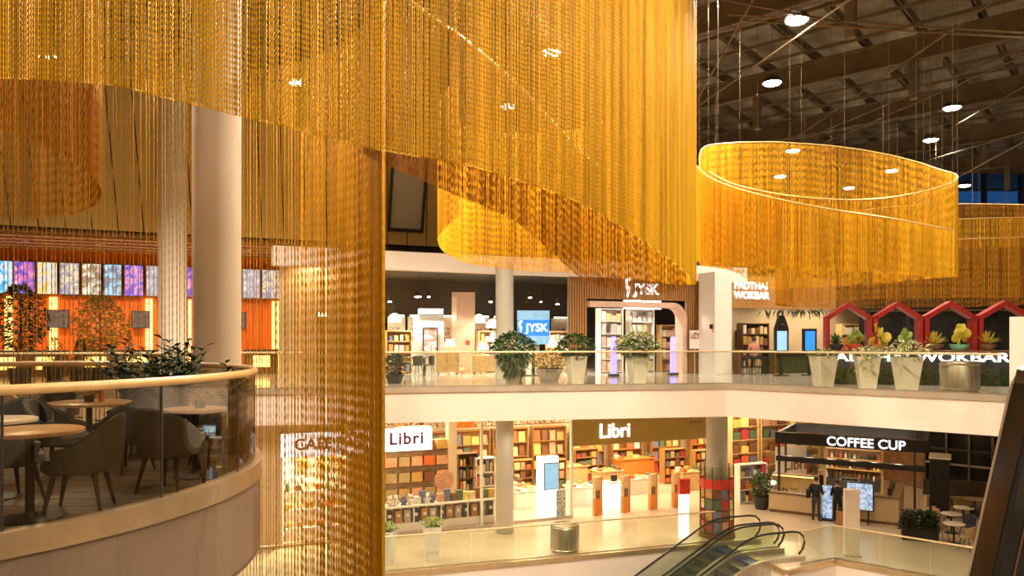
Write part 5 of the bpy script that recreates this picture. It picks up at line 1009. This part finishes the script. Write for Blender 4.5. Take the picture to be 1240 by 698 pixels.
# ================================================================ escalators from the lower floor
ED = Vector((-.955, -.296, 0)); EN = Vector((.296, -.955, 0))
E0 = Vector((7.55, lline(7.55), LOW))+EN*.35
def escalator(off, label):
    o = E0+EN*off; rz = math.atan2(ED.y, ED.x); t = thing('escalator', label, 'escalator', o, rz, 'escalators at the lower floor')
    # local +x runs down the flight, local y<0... width along local +y
    W = 1.05; run = 9.0; sl = math.tan(R(30))
    def zc(x): return 0 if x < 0 else (-.35*(x/1.2)**2*.99 if x < 1.2 else -.35-(x-1.2)*sl)
    xs = [-1.2, -.6, 0, .3, .6, .9, 1.2]+[1.2+run*k/6 for k in range(1, 7)]
    for k in range(24):
        x = .35+k*.4; z = zc(x); B().bbox(x-.2, x+.2, .12, W-.12, z-.28, z-.0).obj('step', 'blue_step' if k == 0 else 'step_metal', t)
    B().bbox(-1.3, .15, .08, W-.08, -.25, .012).obj('comb_plate', 'brushed_steel', t)
    for s in (0.0, W):
        top = [(-1.1, .95)]+[(x, zc(x)+.95) for x in xs[1:]]; bot = [(x, zc(x)+.12) for x in reversed(xs)]
        B().plate(top+bot, s-.008, s+.008).obj('glass_side', 'glass_esc', t)
        sk = [(x, zc(x)+.14) for x in [-1.35]+xs[1:]]+[(x, zc(x)-.85) for x in reversed(xs)]+[(-1.35, -.1)]
        B().plate(sk, s-.07, s+.07).obj('skirt', 'brushed_steel', t)
        pts = [(x, s, zc(x)+.98) for x in reversed(xs[1:])]+[(-.9, s, .98), (-1.15, s, .94), (-1.32, s, .8), (-1.38, s, .6), (-1.3, s, .38), (-1.15, s, .22)]
        B().tube(pts, .036, 8).obj('handrail', 'rubber', t, True)
    B().plate([(x, zc(x)-.8) for x in xs]+[(x, zc(x)-1.15) for x in reversed(xs)], 0, W).obj('underside', 'fascia_cream', t)
    return t
escalator(0.0, 'escalator going down beside the lower glass balustrade, the farther of the pair'); escalator(1.3, 'escalator going down in front of the other, nearer of the pair')
# ================================================================ dark glossy flank at the right edge
fl = thing('escalator_flank', 'dark glossy escalator flank with a steel edge at the right frame edge', 'escalator flank', (0, 0, 0))
y = 4.62
def fp(px, py, Y=y): v = P(px, py, Y); return (v.x, v.z)
edge = [fp(1162, 745), fp(1173, 697), fp(1190, 620), fp(1206, 550), fp(1215, 510), fp(1220, 488), fp(1226, 464), fp(1233, 448), fp(1244, 440), fp(1264, 436)]
right = [(edge[-1][0]+1.6, edge[-1][1]+.3), (edge[0][0]+2.2, edge[0][1])]
B().plate(edge+right, y-.2, y).obj('side_panel', 'black_gloss', fl)
b = B(); b.tube([(x, y-.0, z) for x, z in edge], .009, 6); b.obj('steel_edge', 'steel', fl, True)
b = B(); b.tube([(x+.015, y-.2, z-.01) for x, z in edge], .02, 8); b.obj('rubber_edge', 'rubber', fl, True)
for k in range(3):
    dx = .13+.12*k; b = B(); b.tube([(x+dx, y-.204, z-.03*k) for x, z in edge[:6]], .006, 5); b.obj('reflection_line', 'wood_dark', fl, True)  # brown lines along the edge stand in for reflections on the panel
# ================================================================ people
def person(label, loc, rz, joints, rad, top, trousers, H=1.76, hairm='hair_dark', group='people by the kiosk', seated=False):
    t = thing('person', label, 'person', loc, rz, group)
    J = joints; names = [n for n in J if n != 'head']; idx = {n: i for i, n in enumerate(names)}
    E = [('hip', 'waist'), ('waist', 'chest'), ('chest', 'neck'), ('neck', 'skull')]
    for s in 'lr': E += [('hip', s+'hip'), (s+'hip', s+'knee'), (s+'knee', s+'ank'), (s+'ank', s+'toe'), ('chest', s+'sh'), (s+'sh', s+'elb'), (s+'elb', s+'wri'), (s+'wri', s+'palm')]
    verts = [Vector(J[n]) for n in names]; radii = [rad[n] for n in names]; edges = [(idx[a], idx[b]) for a, b in E]
    for s in 'lr':
        pw = verts[idx[s+'palm']]; d = (pw-verts[idx[s+'wri']]).normalized(); sd = d.cross(Vector((0, 0, 1))); sd = sd.normalized() if sd.length > .1 else Vector((0, 1, 0))
        for k, (o, L) in enumerate(((-.03, .07), (-.01, .085), (.01, .08), (.03, .065), (-.045, .045))):
            a = len(verts); verts.append(pw+sd*o+d*.02*(k < 4)); radii.append(.011); verts.append(pw+sd*o*(1.1 if k < 4 else 1.5)+d*L*.6); radii.append(.01); verts.append(pw+sd*o*(1.1 if k < 4 else 1.6)+d*L+Vector((0, -.02, -.01))); radii.append(.008); edges += [(idx[s+'palm'], a), (a, a+1), (a+1, a+2)]
    me = bpy.data.meshes.new('body'); me.from_pydata(verts, edges, []); o = bpy.data.objects.new('body_src', me); C.objects.link(o)
    bpy.context.view_layer.objects.active = o
    m = o.modifiers.new('s', 'SKIN'); m.use_smooth_shade = True
    for i, v in enumerate(me.skin_vertices[0].data): v.radius = (radii[i],)*2; v.use_root = (i == idx['hip'])
    o.modifiers.new('u', 'SUBSURF').levels = 2
    dg_ = bpy.context.evaluated_depsgraph_get(); bm_ = bpy.data.meshes.new_from_object(o.evaluated_get(dg_)); bpy.data.objects.remove(o)
    for mt in (top, trousers, 'skin', 'black'): bm_.materials.append(MATS[mt])
    hz = J['hip'][2]; wr = [Vector(J[s+'wri']) for s in 'lr']; nk = Vector(J['neck']); an = [Vector(J[s+'ank']) for s in 'lr']; hp_ = Vector(J['hip'])
    for p in bm_.polygons:
        c = p.center; k = 0
        if min((c-w_).length for w_ in wr) < .13 and min((c-Vector(J[s+'palm'])).length for s in 'lr') < .16: k = 2
        elif c.z > nk.z-.02: k = 2
        elif min((c-a_).length for a_ in an) < .1 or c.z < .09: k = 3
        elif (c.z < hz+.02) and abs(c.x) < .36 and min((c-Vector(J[s+'elb'])).length for s in 'lr') > .14: k = 1
        p.material_index = k; p.use_smooth = True
    ob = bpy.data.objects.new('body', bm_); C.objects.link(ob); ob.parent = t
    h = Vector(J['head']); b = B(); b.ball(h, (.078, .098, .118), 16, 12); b.ball(h+Vector((0, -.1, -.012)), (.014, .022, .02), 8, 6); b.ball(h+Vector((0, -.075, -.07)), (.035, .02, .022), 8, 6)
    for s in (-1, 1): b.ball(h+Vector((s*.08, .005, -.01)), (.012, .025, .033), 8, 6)
    hd = b.obj('head', 'skin', t, True)
    for s in (-1, 1): B().ball(h+Vector((s*.03, -.088, .015)), .012, 8, 6).obj('eye', 'black', hd, True)
    B().ball(h+Vector((0, -.093, -.055)), (.025, .01, .007), 8, 5).obj('mouth', 'cloth_pink', hd, True)
    hb_ = B(); hb_.ball(h+Vector((0, .022, .03)), (.086, .095, .104), 16, 10); hb_.obj('hair', hairm, t, True)
    return t
RAD = {'hip': .15, 'waist': .135, 'chest': .15, 'neck': .058, 'skull': .06, 'sh': .075, 'elb': .05, 'wri': .032, 'palm': .03, 'knee': .07, 'ank': .045, 'toe': .04}
RAD['hip'] = .15
def stand(h=1.76, armf=.25, lean=0.0):
    k = h/1.76; J = {'hip': (0, 0, .95), 'waist': (0, .01, 1.1), 'chest': (0, -lean*.3, 1.34), 'neck': (0, -lean*.4, 1.5), 'skull': (0, -lean*.5-.005, 1.58), 'head': (0, -lean*.5-.015, 1.645)}
    for s, q in (('l', -1), ('r', 1)):
        J[s+'hip'] = (q*.1, 0, .88); J[s+'knee'] = (q*.11, -.02*q, .48); J[s+'ank'] = (q*.12, .02*q, .07); J[s+'toe'] = (q*.14, -.15+.02*q, .04)
        J[s+'sh'] = (q*.19, 0, 1.4); J[s+'elb'] = (q*.25, .02-armf*.1, 1.12); J[s+'wri'] = (q*.17, -armf, 1.1); J[s+'palm'] = (q*.15, -armf-.08, 1.12)
    return {a: tuple(c*k for c in v) for a, v in J.items()}
RS = dict(RAD); RS['hip'] = .13
class RD(dict):
    pass
r2 = dict(RAD); r2['hip'] = .14
# the two hip sockets carry the thigh radius
def rads(): d = dict(RAD); return d
def mk(label, loc, rz, J, top, tr, **k):
    rad = {}
    for n in J:
        if n == 'head': continue
        b_ = n[1:] if n[0] in 'lr' and n[1:] in RAD else n
        rad[n] = .095 if n in ('lhip', 'rhip') else RAD[b_]
    Jx = dict(J); return person(label, loc, rz, Jx, rad, top, tr, **k)
mk('person in black with a bag, standing at the coffee kiosk with back turned', K(2.0, -.85), KA+PI-.3, stand(1.8, .3), 'cloth_black', 'cloth_jeans')
mk('person in a black shirt standing behind the pastry case', K(1.85, 1.25), KA+.2, stand(1.82, .28), 'cloth_black', 'cloth_black')
mk('person in dark clothes leaning at the kiosk counter beside the menu screen', K(2.75, -.5), KA+PI+.4, stand(1.68, .34, .15), 'cloth_black', 'cloth_black')
t = thing('shoulder_bag', 'dark shoulder bag on the standing customer', 'bag', K(1.72, -.9, .95), KA); B().box((0, 0, .18), (.14, .3, .36)).obj('body', 'black', t); B().tube([(0, .1, .36), (.1, .08, .52), (.14, .0, .56), (.1, -.08, .52), (0, -.1, .36)], .014, 6).obj('strap', 'black', t)
def sit():
    J = stand(1.7, .32)
    for s, q in (('l', -1), ('r', 1)):
        J[s+'knee'] = (q*.13, -.42, .88); J[s+'ank'] = (q*.13, -.45, .46); J[s+'toe'] = (q*.13, -.6, .43)
    return J
mk('person in a pink top seated at the brown high bar', G(913, 31.6, -.12), PI-.2+.3, sit(), 'cloth_pink', 'cloth_jeans', group='diners')
